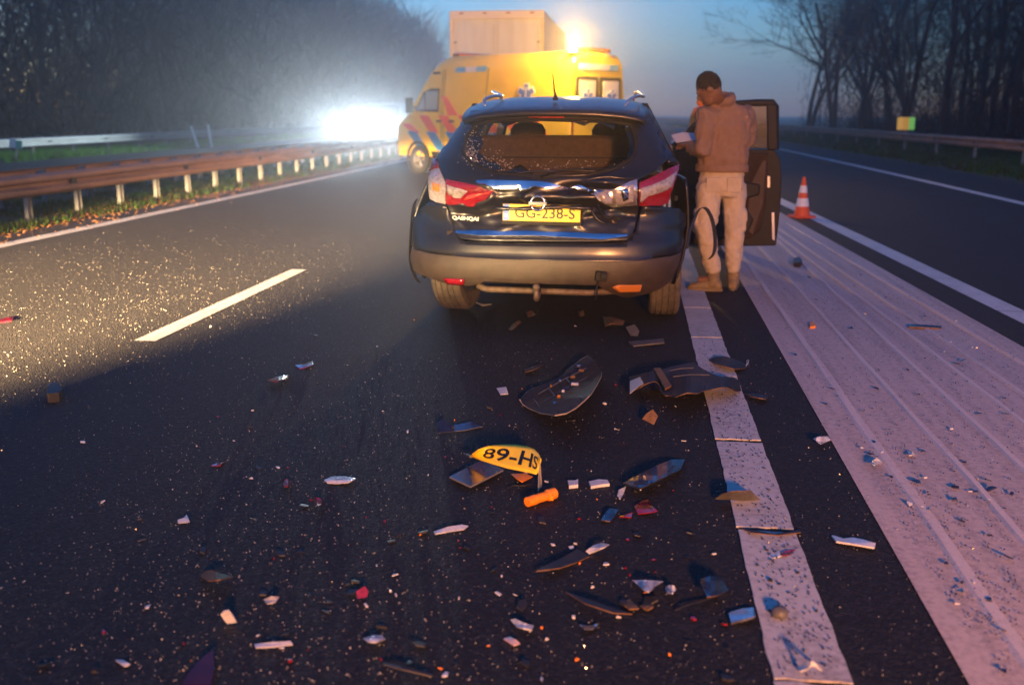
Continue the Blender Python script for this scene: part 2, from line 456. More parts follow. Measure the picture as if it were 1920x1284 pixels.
WLT = [(.22, .84), (.36, .955), (.53, .985), (.74, .985), (.9, .92), (1.01, .865), (1.17, .825), (1.25, .765), (1.5, .605), (1.6, .50)]
WRT = [(.22, .84), (.36, .90), (.53, .945), (.74, .965), (.9, .95), (1.01, .935), (1.17, .895), (1.25, .83), (1.5, .69), (1.6, .58)]
PROF = [(.2, .16), (.28, .06), (.36, .015), (.44, .0), (.515, .0), (.53, .018), (.60, .02), (.655, .05), (.70, .075), (.80, .105), (.90, .085), (1.0, .06), (1.05, .085), (1.12, .14), (1.25, .22), (1.44, .33), (1.5, .36), (1.6, .45)]
def S(x, z):
    W = interp(WLT, z) if x < 0 else interp(WRT, z)
    t = min(1.0, abs(x) / W)
    D = .46
    y = interp(PROF, z) + D * (1 - (1 - t ** 3.0) ** (1 / 3.0))
    g = lambda cx, cz, sx, sz: math.exp(-((x - cx) / sx) ** 2 - ((z - cz) / sz) ** 2)
    # crash dents in the tailgate, and the ridge of folded metal beside the right lamp
    y += .075 * g(.44, .83, .09, .07) - .035 * g(.30, .93, .10, .035) - .045 * g(.40, 1.03, .09, .025) + .05 * g(.25, .99, .16, .03)
    y += .045 * g(-.05, .84, .28, .045) - .03 * g(-.02, .925, .32, .03) + .025 * g(-.52, .80, .10, .06)
    y += .030 * g(-.75, .70, .12, .10) + .018 * g(-.93, .60, .08, .06)
    k_ = .12 + .88 * max(0, min(1, (z - .69) / .05)) * max(0, min(1, (1.0 - z) / .05))
    y += (.020 * noise.noise(Vector((x * 4, z * 8, 1.3))) + .034 * (abs(noise.noise(Vector((x * 3.1 + .4 * z, z * 6.5, 7.7)))) - .2) - .016 * max(0, 1 - 9 * abs(noise.noise(Vector((x * 2.3 - z, z * 5.2 + x, 2.2)))))) * k_ + .009 * noise.noise(Vector((x * 11, z * 19, 4.1))) * k_
    return Vector((max(-W, min(W, x)), y, z))
def Sn(x, z):
    e = .008; a = S(x + e, z) - S(x - e, z); b = S(x, z + e) - S(x, z - e)
    n = a.cross(b)
    return n.normalized() if n.length > 1e-9 else Vector((0, -1, 0))
def pxS(px, py):
    Y = CY + .1
    for _ in range(8):
        P = aty(px, py, Y); s_ = S(P.x - CX, P.z); Y = .5 * Y + .5 * (CY + s_.y)
    return (P.x - CX, P.z)
car = empty('crashed_car', (CX, CY, 0), 0, 'dark blue crossover car with smashed rear window and crumpled tailgate', 'car')
def patch(name, poly, off=0.0, thick=.012, m=None, parent=car, step=.04, px=True, smooth=True, fn=None, bevel=0.0):
    polys = poly if isinstance(poly[0][0], (tuple, list)) else [poly]
    bm = bmesh.new()
    for q in polys:
        b1 = gridpoly([pxS(*p) for p in q] if px else q, step); tmp = bpy.data.meshes.new('tmp'); b1.to_mesh(tmp); b1.free()
        bm.from_mesh(tmp); bpy.data.meshes.remove(tmp)
    if len(polys) > 1: bmesh.ops.remove_doubles(bm, verts=bm.verts, dist=.002)
    for v in bm.verts:
        x, z = v.co.x, v.co.y
        if fn: v.co = fn(x, z)
        else:
            n = Sn(x, z); s_ = S(x, z)
            v.co = s_ + n * off
    bmesh.ops.recalc_face_normals(bm, faces=bm.faces)
    if not fn and sum(f.normal.y for f in bm.faces) > 0: bmesh.ops.reverse_faces(bm, faces=bm.faces)
    me = bpy.data.meshes.new(name); bm.to_mesh(me); bm.free()
    return link(name, me, m, parent, smooth=smooth, solid=thick, soff=-1, bevel=bevel)

LOW_TOP = [(775, 466), (786, 470), (802, 474), (817, 478), (840, 481), (877, 484), (940, 487), (1010, 489), (1081, 490), (1140, 491), (1197, 490), (1241, 484), (1262, 478), (1274, 473)]
bump_low = patch('lower_bumper', LOW_TOP + [(1270, 496), (1262, 514), (1253, 528), (1235, 540), (1215, 548), (1174, 556), (1148, 548), (1119, 533), (993, 530), (909, 526), (897, 531), (882, 534), (833, 528), (804, 519), (777, 507), (771, 485)], .012, .03, M_PLAST, bevel=.006)
bump_up = patch('bumper', [(806, 378), (835, 385), (842, 400), (850, 425), (862, 447), (872, 452), (940, 455), (1015, 456), (1100, 456), (1170, 455), (1182, 448), (1192, 430), (1200, 400), (1206, 387), (1225, 388), (1250, 388), (1275, 392), (1289, 405), (1287, 440), (1280, 462)] + LOW_TOP[::-1] + [(768, 440), (772, 415), (785, 395)], .0, .015, M_PAINTCAR)
win = [(893, 233), (920, 228), (1015, 224), (1150, 228), (1183, 234), (1193, 262), (1190, 290), (1178, 303), (1150, 318), (1100, 329), (1015, 333), (930, 325), (884, 307), (868, 287), (875, 257)]
outer_l = [(1015, 208), (940, 210), (890, 213), (880, 215), (855, 245), (830, 283), (821, 298), (826, 325), (836, 338), (838, 383), (845, 405), (852, 430), (862, 447), (900, 452), (1015, 453)]
outer_r = [(1015, 453), (1120, 453), (1176, 451), (1190, 430), (1196, 400), (1198, 385), (1196, 338), (1230, 318), (1252, 300), (1236, 262), (1218, 222), (1212, 213), (1150, 210), (1015, 208)]
gate = patch('tailgate', [outer_l + [(1015, 333), (930, 325), (884, 307), (868, 287), (875, 257), (893, 233), (920, 228), (1015, 224)], outer_r + [(1015, 224), (1150, 228), (1183, 234), (1193, 262), (1190, 290), (1178, 303), (1150, 318), (1100, 329), (1015, 333)]], .004, .02, M_PAINTCAR, step=.014)
patch('rear_pillar', [(883, 207), (868, 222), (845, 250), (826, 280), (810, 298), (818, 303), (830, 286), (855, 247), (882, 216)], .0, .03, M_PAINTCAR)
patch('rear_pillar', [(1208, 215), (1216, 203), (1228, 220), (1245, 258), (1262, 292), (1274, 306), (1255, 304), (1238, 268)], .0, .03, M_PAINTCAR)
# dark band over the window, high brake light
patch('spoiler_edge', [(886, 213), (940, 211), (1015, 210), (1110, 211), (1200, 216), (1192, 232), (1150, 229), (1015, 225), (920, 229), (893, 233)], .03, .02, M_BLACK)
patch('brake_light', [(990, 217), (1060, 218), (1058, 226), (992, 225)], .045, .02, mat('brake_lens', (.6, .03, .02), .2, emit=(1, .07, .02), estr=.03), step=.1)
# frame round the window opening
fr = MB(); fr.tube([(*(S(*pxS(*p)) + Vector((0, .0, 0))),) for p in win + [win[0]]], .016, 6, False)
fr.build('window_seal', M_BLACK, car, smooth=True)
# folded metal lip above the plate hides the top of its characters
lip = MB()
Lp = []
for i in range(25):
    t = i / 24; px_ = 925 + (1112 - 925) * t
    P = aty(px_, 390.5 + 1.6 * math.sin(t * 7), CY + .045)
    Lp.append((P.x - CX, .043 + .02 * abs(2 * t - 1) ** 3, P.z))
lip.tube(Lp, [.013 + .003 * math.sin(i) for i in range(25)], 8, True)
lip.build('folded_lip', M_PAINTCAR, car, smooth=True)
# creased folds under the broken window
for pts in [[(960, 326), (1000, 320), (1040, 322), (1090, 318), (1130, 324)], [(985, 331), (1030, 327), (1065, 331), (1110, 327)], [(1085, 342), (1112, 334), (1142, 330), (1170, 336), (1194, 333)], [(1120, 352), (1142, 340), (1152, 331)], [(1121, 383), (1126, 396), (1134, 408), (1146, 410), (1152, 402)], [(1105, 384), (1112, 402), (1124, 416), (1142, 420)]]:
    f = MB(); f.tube([S(*pxS(*p)) - Vector((0, .012, 0)) for p in pts], [.004] + [.012] * (len(pts) - 2) + [.004], 7)
    f.build('metal_fold', M_PAINTCAR, car, smooth=True, sub=1)
# chrome strips
def stripS(name, pts, wpx, off, m, thick=.012):
    a = [(x, y - h) for (x, y), h in zip(pts, wpx)]; b = [(x, y + h) for (x, y), h in zip(pts, wpx)]
    return patch(name, a + b[::-1], off, thick, m, step=.03, bevel=.004)
stripS('chrome_strip', [(897, 345), (930, 346), (980, 348), (1030, 350), (1080, 351), (1132, 349)], [1.5, 3.5, 4, 4, 3.5, 1.2], .05, M_CHROME)
stripS('chrome_strip', [(857, 437), (900, 439), (960, 439), (1015, 440), (1080, 443), (1130, 446), (1176, 443)], [2.5, 5, 4.5, 4.5, 5, 5, 1.2], .022, M_CHROME)
# lamps
l1 = patch('tail_lamp', [(812, 297), (820, 302), (825, 318), (831, 331), (837, 344), (836, 382), (820, 380), (808, 374), (805, 350), (806, 320)], .012, .02, M_CLEAR, bevel=.003)
patch('red_lens', [(812, 296), (820, 301), (825, 317), (818, 318), (807, 322), (807, 310)], .018, .008, M_REDLENS, l1)
patch('amber_bulb', [(814, 344), (827, 347), (826, 358), (815, 356)], .018, .008, M_AMBERLENS, l1)
l2 = patch('tail_lamp', [(839, 338), (870, 345), (905, 350), (924, 361), (912, 376), (890, 384), (840, 381)], .02, .02, M_REDLENS, bevel=.003)
patch('clear_lens', [(842, 347), (879, 357), (866, 370), (842, 368)], .030, .008, M_CLEAR, l2)
patch('fold_line', [(880, 365), (922, 361), (920, 363), (872, 374)], .030, .006, mat('bright_red_lens', (.75, .06, .02), .15, coat=1), l2)
l3 = patch('tail_lamp', [(1112, 366), (1150, 352), (1193, 338), (1194, 381), (1150, 385), (1133, 379)], .022, .02, mat('lamp_reflector', (.55, .5, .46), .18, metal=.8, var=.4, scale=30), bevel=.003)
patch('reflector_cup', [(1146, 360), (1186, 347), (1187, 375), (1158, 380)], .034, .008, M_CLEAR, l3)
patch('reflector_cup', [(1118, 368), (1139, 361), (1151, 378), (1134, 376)], .034, .008, M_CLEAR, l3)
patch('bulb', [(1163, 360), (1176, 356), (1177, 368), (1166, 370)], .044, .01, M_CHROME, l3)
l4 = patch('tail_lamp', [(1198, 344), (1225, 332), (1250, 319), (1272, 308), (1270, 320), (1262, 345), (1255, 366), (1252, 378), (1240, 384), (1198, 385)], .012, .02, M_REDLENS, bevel=.003)
patch('clear_lens', [(1200, 353), (1222, 348), (1242, 340), (1266, 324), (1256, 350), (1246, 357), (1222, 364), (1204, 376), (1200, 376)], .020, .008, M_CLEAR, l4)
# bumper reflectors
patch('reflector', [(834, 519), (874, 521), (871, 530), (842, 528)], .030, .01, M_REDLENS)
patch('reflector', [(1147, 534), (1158, 531), (1201, 531), (1198, 541), (1160, 543)], .030, .01, mat('amber_lit_reflector', (.5, .17, .03), .3, coat=.6))  # amber light falling on the right reflector is put into its colour
# plate
def on_plane(px0, py0, px1, py1, Y):
    a = aty(px0, py0, Y); b = aty(px1, py1, Y); return a, b
PY = .070
a, b = aty(943, 404, CY + PY), aty(1088, 404, CY + PY)
pcx, pcz = (a.x + b.x) / 2 - CX, a.z
plate = MB().box((0, 0, 0), (.52, .008, .11)).build('number_plate', M_PLATEY, car, bevel=.003)
plate.location = (pcx, PY, pcz + .018); plate.rotation_euler = (R(-6), R(.8), 0)
holder = MB().box((0, .012, -.008), (.54, .012, .145)).build('plate_holder', M_BLACK, plate, bevel=.004)
MB().box((-.237, -.0052, 0), (.04, .003, .106)).build('country_band', M_PLATEB, plate)
def letter(txt, size, loc, m, parent, off=.0, sx=1.0, depth=.0012):
    me = textmesh(txt, size, depth, off)
    o = link('lettering', me, None, parent); me.materials.clear(); me.materials.append(m)
    o.rotation_euler = (R(90), 0, 0); o.location = loc; o.scale = (sx, 1, 1)
    return o
letter('GG-238-S', .098, (.022, -.0055, -.004), M_INK, plate, .0012, 1.02)
letter('NL', .032, (-.237, -.0075, -.022), M_WHITE, plate, .0005)
q = letter('QASHQAI', .034, (0, 0, 0), mat('badge_silver', (.36, .36, .37), .4, metal=.2), car, .0012, 1.25)
qx, qz = pxS(874, 409); qs = S(qx, qz); q.location = (qs.x, qs.y - .028, qs.z); q.rotation_euler = (R(90), R(2), -R(6)); q.name = 'badge'
ex, ez = pxS(1010, 380); es = S(ex, ez)
em = MB(); ring = []
for i in range(29):
    g_ = 2 * math.pi * i / 28; ring.append((math.cos(g_) * .047, 0, math.sin(g_) * .047))
em.tube(ring, .008, 8, False)
emb = em.build('emblem', M_CHROME, car, smooth=True); emb.location = (es.x, .02, es.z)
MB().box((0, -.004, 0), (.125, .012, .024)).build('emblem_bar', M_CHROME, emb, bevel=.003)
# tow bar, dangling socket
tb = MB(); tb.tube([(-.46, .12, .315), (-.40, .10, .295), (-.1, .1, .29), (.3, .1, .285), (.52, .12, .30)], .022, 10)
tbo = tb.build('tow_bar', mat('rusty_steel', (.17, .13, .095), .7, metal=.4, var=.4, scale=20, bump=.2), car, smooth=True)
nb = MB(); nb.tube([(-.04, .10, .30), (-.04, .03, .27), (-.035, -.05, .265), (-.035, -.075, .285), (-.035, -.075, .33)], [.024, .024, .022, .018, .014], 10)
nb.lathe([(.002, .32), (.018, .325), (.025, .34), (.025, .347), (.018, .362), (.002, .367)], 'z', 14, (-.035, -.075, 0))
nb.build('tow_ball', MATS['rusty_steel'], tbo, smooth=True)
sk = MB(); sk.box((0, 0, 0), (.075, .05, .065)); sk.box((.012, -.03, .005), (.045, .03, .04))
so = sk.build('tow_socket', M_BLACK, car, bevel=.006); P = aty(1127, 518, CY - .02); so.location = (P.x - CX, -.02, P.z); so.rotation_euler = (0, R(6), R(12))
cb = MB(); cb.tube([(-.012, .01, -.03), (-.02, .0, -.08), (-.012, .01, -.12), (-.018, .0, -.16)], .006, 6); cb.build('cable', M_BLACK, so, smooth=True)
# underside tray behind the bumper so no light shows through
MB().box((0, .45, .40), (1.5, .55, .16)).build('rear_underbody', M_BLACK, car, bevel=.02)

# wheels
def wheel(parent, name, x, y, rz, side, rad=.345, wd=.225, rx=0.0, mt=None, mrim=None):
    wh = empty(name, (x, y, rad), rz); wh.parent = parent; wh.rotation_euler = (0, rx, rz)
    h = wd / 2
    prof = [(rad * .62, -h * .86), (rad * .80, -h), (rad * .93, -h * .97), (rad * .985, -h * .82)]
    gro = [(-.62, -.54), (-.24, -.16), (.16, .24), (.54, .62)]
    for g0, g1 in gro: prof += [(rad, h * g0), (rad - .009, h * (g0 + .01)), (rad - .009, h * (g1 - .01)), (rad, h * g1)]
    prof += [(rad * .985, h * .82), (rad * .93, h * .97), (rad * .80, h), (rad * .62, h * .86)]
    t = MB().lathe(prof, 'x', 48, close=True).build('tyre', mt or M_RUBBER, wh)
    rim = MB(); rim.lathe([(rad * .62, -h * .86), (rad * .62, h * .86), (rad * .56, h * .7), (rad * .56, -h * .7)], 'x', 32, close=True)
    for k in range(5):
        a_ = 2 * math.pi * k / 5
        rim.tube([(side * h * .55, 0, 0), (side * h * .6, math.cos(a_) * rad * .3, math.sin(a_) * rad * .3), (side * h * .5, math.cos(a_) * rad * .58, math.sin(a_) * rad * .58)], [.04, .03, .035], 6)
    rim.build('rim', mrim or M_ALLOY, wh, smooth=True)
    return wh
wheel(car, 'wheel', -.735, .90, R(-9), -1, rx=R(-1.5)); wheel(car, 'wheel', .83, .87, R(1), 1)
wheel(car, 'wheel', -.77, 3.516, 0, -1); wheel(car, 'wheel', .77, 3.516, 0, 1)

# flanks
def WS(side, y, z):
    W0 = interp(WLT if side < 0 else WRT, z)
    base = interp([(.25, .84), (.5, .895), (.75, .90), (.95, .885), (1.05, .865)], z)
    t = min(1, max(0, (y - .45) / .9)); t = t * t * (3 - 2 * t)
    f = interp([(0, 1), (3.3, 1), (3.8, .96), (4.1, .86), (4.3, .70)], y)
    return side * (W0 * (1 - t) + base * t) * f
def arch(cy, r, n=12): return [(cy + r * math.cos(math.pi * k / n), .335 + r * math.sin(math.pi * k / n)) for k in range(n + 1)]
def flank(side, door_gap):
    top = [(.44, 1.03), (1.0, 1.03), (1.95, 1.02)]
    if door_gap: top += [(1.98, .42), (2.1, .34), (2.95, .34), (3.02, .45)]
    top += [(3.04, 1.0), (3.4, .97), (3.8, .90), (4.1, .80), (4.28, .68), (4.3, .32)]
    bot = [(3.93, .30)] + arch(3.516, .385) + [(3.08, .27), (1.32, .27)] + arch(.87, .385) + [(.46, .30)]
    return patch('side_panel', top + bot, 0, .02, M_PAINTCAR, car, .12, px=False, fn=lambda y, z: Vector((WS(side, y, z), y, z)))
flank(-1, False); flank(1, True)
def strip_rows(name, rows, m, parent=car, **kw):
    n = len(rows[0]); V = [p for r_ in rows for p in r_]
    F = [(i * n + k, i * n + k + 1, (i + 1) * n + k + 1, (i + 1) * n + k) for i in range(len(rows) - 1) for k in range(n - 1)]
    return link(name, mesh(name, V, F), m, parent, smooth=True, **kw)
hood = []
for y, zt in ((2.98, 1.03), (3.3, 1.0), (3.7, .94), (4.05, .85), (4.25, .74), (4.32, .60), (4.3, .32)):
    wv = abs(WS(1, y, min(zt, .95)))
    hood.append([(wv * s_, y + .05 * (1 - s_ * s_), zt + .03 * (1 - s_ * s_)) for s_ in (-1, -.8, -.4, 0, .4, .8, 1)])
strip_rows('bonnet', hood, M_PAINTCAR, solid=.01)
# roof
rr = []
for y, zt, wl, wr in ((.255, 1.475, .585, .665), (.30, 1.497, .60, .675), (.42, 1.525, .605, .675), (.65, 1.562, .61, .67), (1.0, 1.592, .61, .65), (1.6, 1.60, .61, .63), (2.1, 1.58, .60, .61), (2.35, 1.545, .58, .58)):
    rr.append([(((wl if s_ < 0 else wr)) * s_, y + (.05 * s_ * s_ if y < .7 else 0), zt - .055 * abs(s_) ** 3.5) for s_ in (-1, -.9, -.75, -.5, -.25, 0, .25, .5, .75, .9, 1)])
roof = strip_rows('roof', rr, M_PAINTCAR, solid=.03, soff=-1)
for s_, tri in ((-1, [(911, 200), (905, 188), (917, 182), (935, 179), (950, 183)]), (1, [(1171, 201), (1176, 190), (1190, 181), (1203, 179), (1211, 185)])):
    ys = (.42, .46, .55, .75, 1.0)
    P = [aty(x, y, CY + yy) - Vector((CX, CY, 0)) for (x, y), yy in zip(tri, ys)]
    e_ = P[-1]; P += [Vector((s_ * .60, 1.6, 1.66)), Vector((s_ * .57, 2.2, 1.62)), Vector((s_ * .56, 2.32, 1.555))]
    MB().tube(P, [.012, .014, .014, .013, .013, .013, .013, .013], 8, flat=.9).build('roof_rail', M_CHROME if False else mat('rail_silver', (.55, .56, .58), .25, metal=.9), car, smooth=True, sub=1)
an = MB(); P = aty(1041, 187, CY + .55) - Vector((CX, CY, 0)); T = aty(1038, 139, CY + .75) - Vector((CX, CY, 0)); T.y = P.y + .12
an.tube([P, P + Vector((0, .01, .03)), P + (T - P) * .3, T], [.020, .010, .0065, .0055], 7); an.build('antenna', M_BLACK, car, smooth=True)
# pillars and side glass
def bar(name, pts, rad, m=M_PAINTCAR, flat=.5): return MB().tube(pts, rad, 8, flat=flat).build(name, m, car, smooth=True)
for s_ in (-1, 1):
    s_ = s_ * (.9 if s_ < 0 else 1)
    bar('roof_pillar', [(s_ * .80, 3.0, 1.0), (s_ * .70, 2.65, 1.32), (s_ * .585, 2.32, 1.53)], .045)
    bar('roof_pillar', [(s_ * .855, 1.97, 1.0), (s_ * .76, 1.95, 1.3), (s_ * .63, 1.9, 1.54)], .055, M_BLACK)
    bar('roof_pillar', [(s_ * .86, 1.05, 1.0), (s_ * .77, .98, 1.3), (s_ * .64, .9, 1.53)], .05, M_BLACK)
    W_ = [(a, b * (.9 if s_ < 0 else 1) / abs(s_)) for a, b in (WRT if s_ > 0 else WLT)]
    def quad(name, pts, m): return link(name, mesh(name, pts, [tuple(range(len(pts)))]), m, car, solid=.004)
    quad('side_window', [(s_ * .865, 1.03, 1.03), (s_ * .855, 1.95, 1.02), (s_ * .635, 1.9, 1.53), (s_ * .645, .92, 1.52)], M_GLASSD)
    if s_ < 0: quad('side_window', [(s_ * .855, 1.99, 1.02), (s_ * .80, 2.97, 1.0), (s_ * .59, 2.33, 1.52), (s_ * .63, 1.93, 1.53)], M_GLASS)
    wz = [(1.06, interp(W_, 1.06)), (1.25, interp(W_, 1.25)), (1.48, interp(W_, 1.48))]
    quad('quarter_window', [(s_ * .87, 1.0, 1.05), (s_ * .645, .88, 1.515), (s_ * (wz[2][1] - .005), .80, 1.49), (s_ * (wz[1][1] - .0), .70, 1.25), (s_ * (wz[0][1] - .01), .62, 1.08)], M_GLASSD)
link('windscreen', mesh('windscreen', [(-.79, 3.0, 1.01), (.79, 3.0, 1.01), (.575, 2.33, 1.53), (-.575, 2.33, 1.53)], [(0, 1, 2, 3)]), M_GLASS, car, solid=.005)
# cabin
MB().box((0, 1.75, .42), (1.5, 2.4, .1)).build('cabin_floor', M_BLACK, car)
MB().box((0, 2.85, .82), (1.5, .35, .36)).build('dashboard', M_BLACK, car, bevel=.05)
for s_ in (-1, 1):
    MB().box((s_ * .73, .75, .75), (.12, .5, .6)).build('boot_lining', mat('boot_lining', (.02, .015, .012), .9), car, bevel=.03)
tp = aty(1030, 254, CY + 1.25); bt = tp.z
MB().box((-.02, 1.30, bt - .36), (1.28, .16, .72)).build('rear_bench', M_SEAT, car, bevel=.045, bseg=4)
MB().box((-.02, 1.205, bt - .165), (1.22, .03, .012)).build('bench_seam', M_BLACK, car)
MB().box((-.02, 1.20, bt - .29), (1.2, .05, .10)).build('load_cover', mat('load_cover', (.06, .035, .022), .8, var=.3), car, bevel=.02)
MB().box((-.02, .62, .66), (1.3, 1.0, .06)).build('boot_floor', MATS['boot_lining'], car)
for px_ in (990, 1143):
    P = aty(px_, 255, CY + 1.95)
    st = MB().box((P.x - CX, 1.98, .80), (.5, .14, .72)).build('front_seat', M_SEAT, car, bevel=.05, bseg=4)
    MB().loft([[(P.x - CX + .145 * s2 * c_, 1.95 + .055 * math.sin(2 * math.pi * k / 16), zz) if False else (P.x - CX + .15 * s2 * math.cos(2 * math.pi * k / 16), 1.95 + .055 * s2 * math.sin(2 * math.pi * k / 16), zz) for k in range(16)] for zz, s2 in ((bt - .10, .75), (bt - .04, .98), (bt + .03, 1.0), (bt + .075, .8), (bt + .095, .45))]).build('headrest', M_SEAT, st, smooth=True)
# broken glass left in the frame
rndg = random.Random(3)
cr = MB()
def crumb(B, c, s_, rnd):
    rot = Matrix.Rotation(rnd.uniform(0, 6.28), 3, Vector((rnd.uniform(-1, 1), rnd.uniform(-1, 1), rnd.uniform(-1, 1))).normalized())
    B.add([Vector(c) + rot @ Vector(v) * s_ for v in ((1, 1, 1), (-1, -1, 1), (-1, 1, -1), (1, -1, -1), (.9, .1, -.9))], [(0, 1, 2), (0, 3, 1), (0, 2, 4), (0, 4, 3), (1, 3, 2), (2, 3, 4)])
for _ in range(750):
    k = rndg.choice([0, 0, 1, 1, 1, 2, 3])
    px_, py_ = [(rndg.gauss(884, 10), rndg.gauss(262, 20)), (rndg.gauss(880, 9), rndg.gauss(292, 8)), (rndg.gauss(915, 22), rndg.gauss(305, 9)), (rndg.uniform(900, 1180), rndg.uniform(300, 322))][k]
    x, z = pxS(px_, py_); s_ = S(x, z)
    crumb(cr, (s_.x, s_.y + rndg.uniform(-.01, .03), s_.z), rndg.uniform(.0012, .0036), rndg)
M_CRUMB = mat('glass_crumb', (.5, .47, .38), .08, coat=1.0, spec=1.0)
o = cr.build('glass_crumbs', M_CRUMB, car, fix=False); o['kind'] = 'stuff'
patch('glass_remnant', [(872, 258), (893, 234), (912, 231), (900, 250), (906, 268), (897, 284), (912, 300), (940, 316), (925, 322), (884, 306), (869, 287)], .0, .005, M_GLASSD, step=.05)
patch('glass_remnant', [(1183, 236), (1192, 262), (1189, 288), (1176, 300), (1182, 270), (1172, 240)], .0, .005, M_GLASSD, step=.05)
for poly in [[(905, 229), (930, 227), (918, 240)], [(935, 227), (975, 226), (960, 233), (945, 238)], [(1068, 226), (1110, 227), (1096, 236), (1080, 231)], [(1115, 228), (1160, 230), (1150, 243), (1130, 234)], [(905, 314), (925, 300), (945, 318)], [(950, 322), (975, 308), (1000, 326)], [(1120, 324), (1150, 306), (1165, 314)], [(884, 250), (902, 255), (893, 268), (905, 280), (880, 276)]]:
    patch('glass_remnant', poly, .0, .004, M_GLASSD, step=.05)
# wiper bent over the sill
wp = MB(); wp.tube([S(*pxS(1015, 330)) - Vector((0, .03, 0)), S(*pxS(1055, 318)) - Vector((0, .05, 0)), S(*pxS(1140, 316)) - Vector((0, .04, 0))], [.012, .008, .005], 6); wp.build('wiper', M_BLACK, car, smooth=True)

# torn wheel-arch trims
M_TRIM = mat('arch_trim', (.03, .028, .026), .5, var=.3, scale=20, bump=.15, bscale=150)
def ribbon(name, pts, wds, m, parent, thick=.008, dirv=None):
    V = []; F = []
    for p, w_ in zip(pts, wds):
        d = Vector(dirv) if dirv else Vector((0, 1, 0))
        V += [Vector(p) - d * w_ / 2, Vector(p) + d * w_ / 2]
    F = [(2 * i, 2 * i + 1, 2 * i + 3, 2 * i + 2) for i in range(len(pts) - 1)]
    return link(name, mesh(name, V, F), m, parent, smooth=True, solid=thick, sub=2)
loop = [(1302, 412, 7.30), (1306, 398, 7.33), (1314, 389, 7.36), (1323, 389, 7.40), (1331, 400, 7.44), (1338, 420, 7.5), (1341, 445, 7.55), (1341, 468, 7.6), (1336, 482, 7.64), (1327, 486, 7.68)]
arch_r = ribbon('wheel_arch_trim', [aty(x, y, Y) - Vector((CX, CY, 0)) for x, y, Y in [(1288, 470, 7.0), (1291, 440, 7.15), (1296, 425, 7.22)] + loop], [.05, .05, .05] + [.055] * 10, M_TRIM, car, .012, (.55, .8, .1))
arch_l = ribbon('wheel_arch_trim', [aty(x, y, Y) - Vector((CX, CY, 0)) for x, y, Y in [(783, 372, 7.3), (776, 380, 7.22), (774, 400, 7.15), (771, 430, 7.1), (769, 460, 7.08), (769, 490, 7.1), (773, 510, 7.15), (782, 527, 7.2), (790, 531, 7.25)]], [.04, .06, .07, .07, .07, .07, .06, .05, .03], M_TRIM, car, .010, (.2, 1, 0))
for p in [(1268, 372), (1289, 404)]:
    P = aty(*p, 7.05) - Vector((CX, CY, 0))
    MB().box(P, (.025, .03, .03)).build('bracket', M_BLACK, car, bevel=.005)

# front door, swung wide open
DY = 9.72
door = empty('open_door', (.30, DY - CY, 0)); door.parent = car; door.location = (aty(1258, 400, DY).x - CX, DY - CY, 0)
def dp(px_, py_, dy=0.0):
    P = aty(px_, py_, DY + dy) - Vector((CX, CY, 0)); return (P.x - door.location.x, P.z)
def doorpart(name, poly, y0, y1, m, parent=door, bevel=.012):
    b = MB().prism([dp(*p) for p in poly], y0, y1, lambda a, b_, h: (a, h, b_))
    return b.build(name, m, parent, bevel=bevel, bseg=3)
shell = doorpart('door_shell', [(1260, 276), (1300, 279), (1420, 281), (1452, 281), (1463, 300), (1466, 330), (1464, 380), (1459, 430), (1455, 461), (1380, 462), (1290, 458), (1268, 440), (1262, 380)], .0, .09, M_BLACK)
doorpart('door_card', [(1266, 284), (1300, 287), (1440, 287), (1438, 330), (1436, 380), (1425, 430), (1405, 447), (1290, 446), (1272, 430)], -.045, -.0, mat('door_card', (.03, .019, .014), .8, spec=.2, var=.3, scale=12))
doorpart('armrest', [(1285, 345), (1400, 340), (1424, 345), (1422, 365), (1395, 372), (1285, 372)], -.10, -.046, M_BLACK, bevel=.02)
doorpart('map_pocket', [(1290, 405), (1350, 392), (1400, 392), (1412, 410), (1400, 438), (1350, 446), (1292, 442)], -.085, -.046, M_BLACK, bevel=.02)
ins = doorpart('trim_panel', [(1405, 345), (1428, 300), (1436, 300), (1430, 380), (1410, 440), (1396, 430)], -.07, -.046, mat('door_trim_grey', (.06, .042, .032), .7, spec=.3, var=.2), bevel=.012)
fp = [(1262, 277), (1276, 264), (1292, 248), (1308, 232), (1330, 212), (1352, 200), (1380, 195), (1420, 193), (1450, 193), (1455, 200), (1455, 240), (1455, 281)]
MB().tube([(a_, .04, b_) for a_, b_ in [dp(*p) for p in fp]], [.022] * 7 + [.024] * 5, 8, flat=1.4).build('window_frame', M_BLACK, door, smooth=True)
doorpart('rear_frame_panel', [(1438, 196), (1456, 196), (1459, 281), (1440, 281)], -.005, .05, M_BLACK)
doorpart('window_pane', [(1264, 277), (1308, 234), (1350, 203), (1440, 196), (1440, 278)], .035, .039, glassmat('misted_glass', (.55, .52, .50), .10), bevel=0)
mr_ = doorpart('mirror', [(1266, 268), (1284, 262), (1290, 272), (1286, 284), (1268, 284)], .10, .26, M_BLACK, bevel=.02)
doorpart('latch', [(1446, 398), (1452, 398), (1453, 452), (1447, 448)], -.012, .0, M_CHROME, bevel=.004)
doorpart('latch', [(1438, 330), (1444, 330), (1444, 352), (1438, 352)], -.012, .0, M_CHROME, bevel=.004)

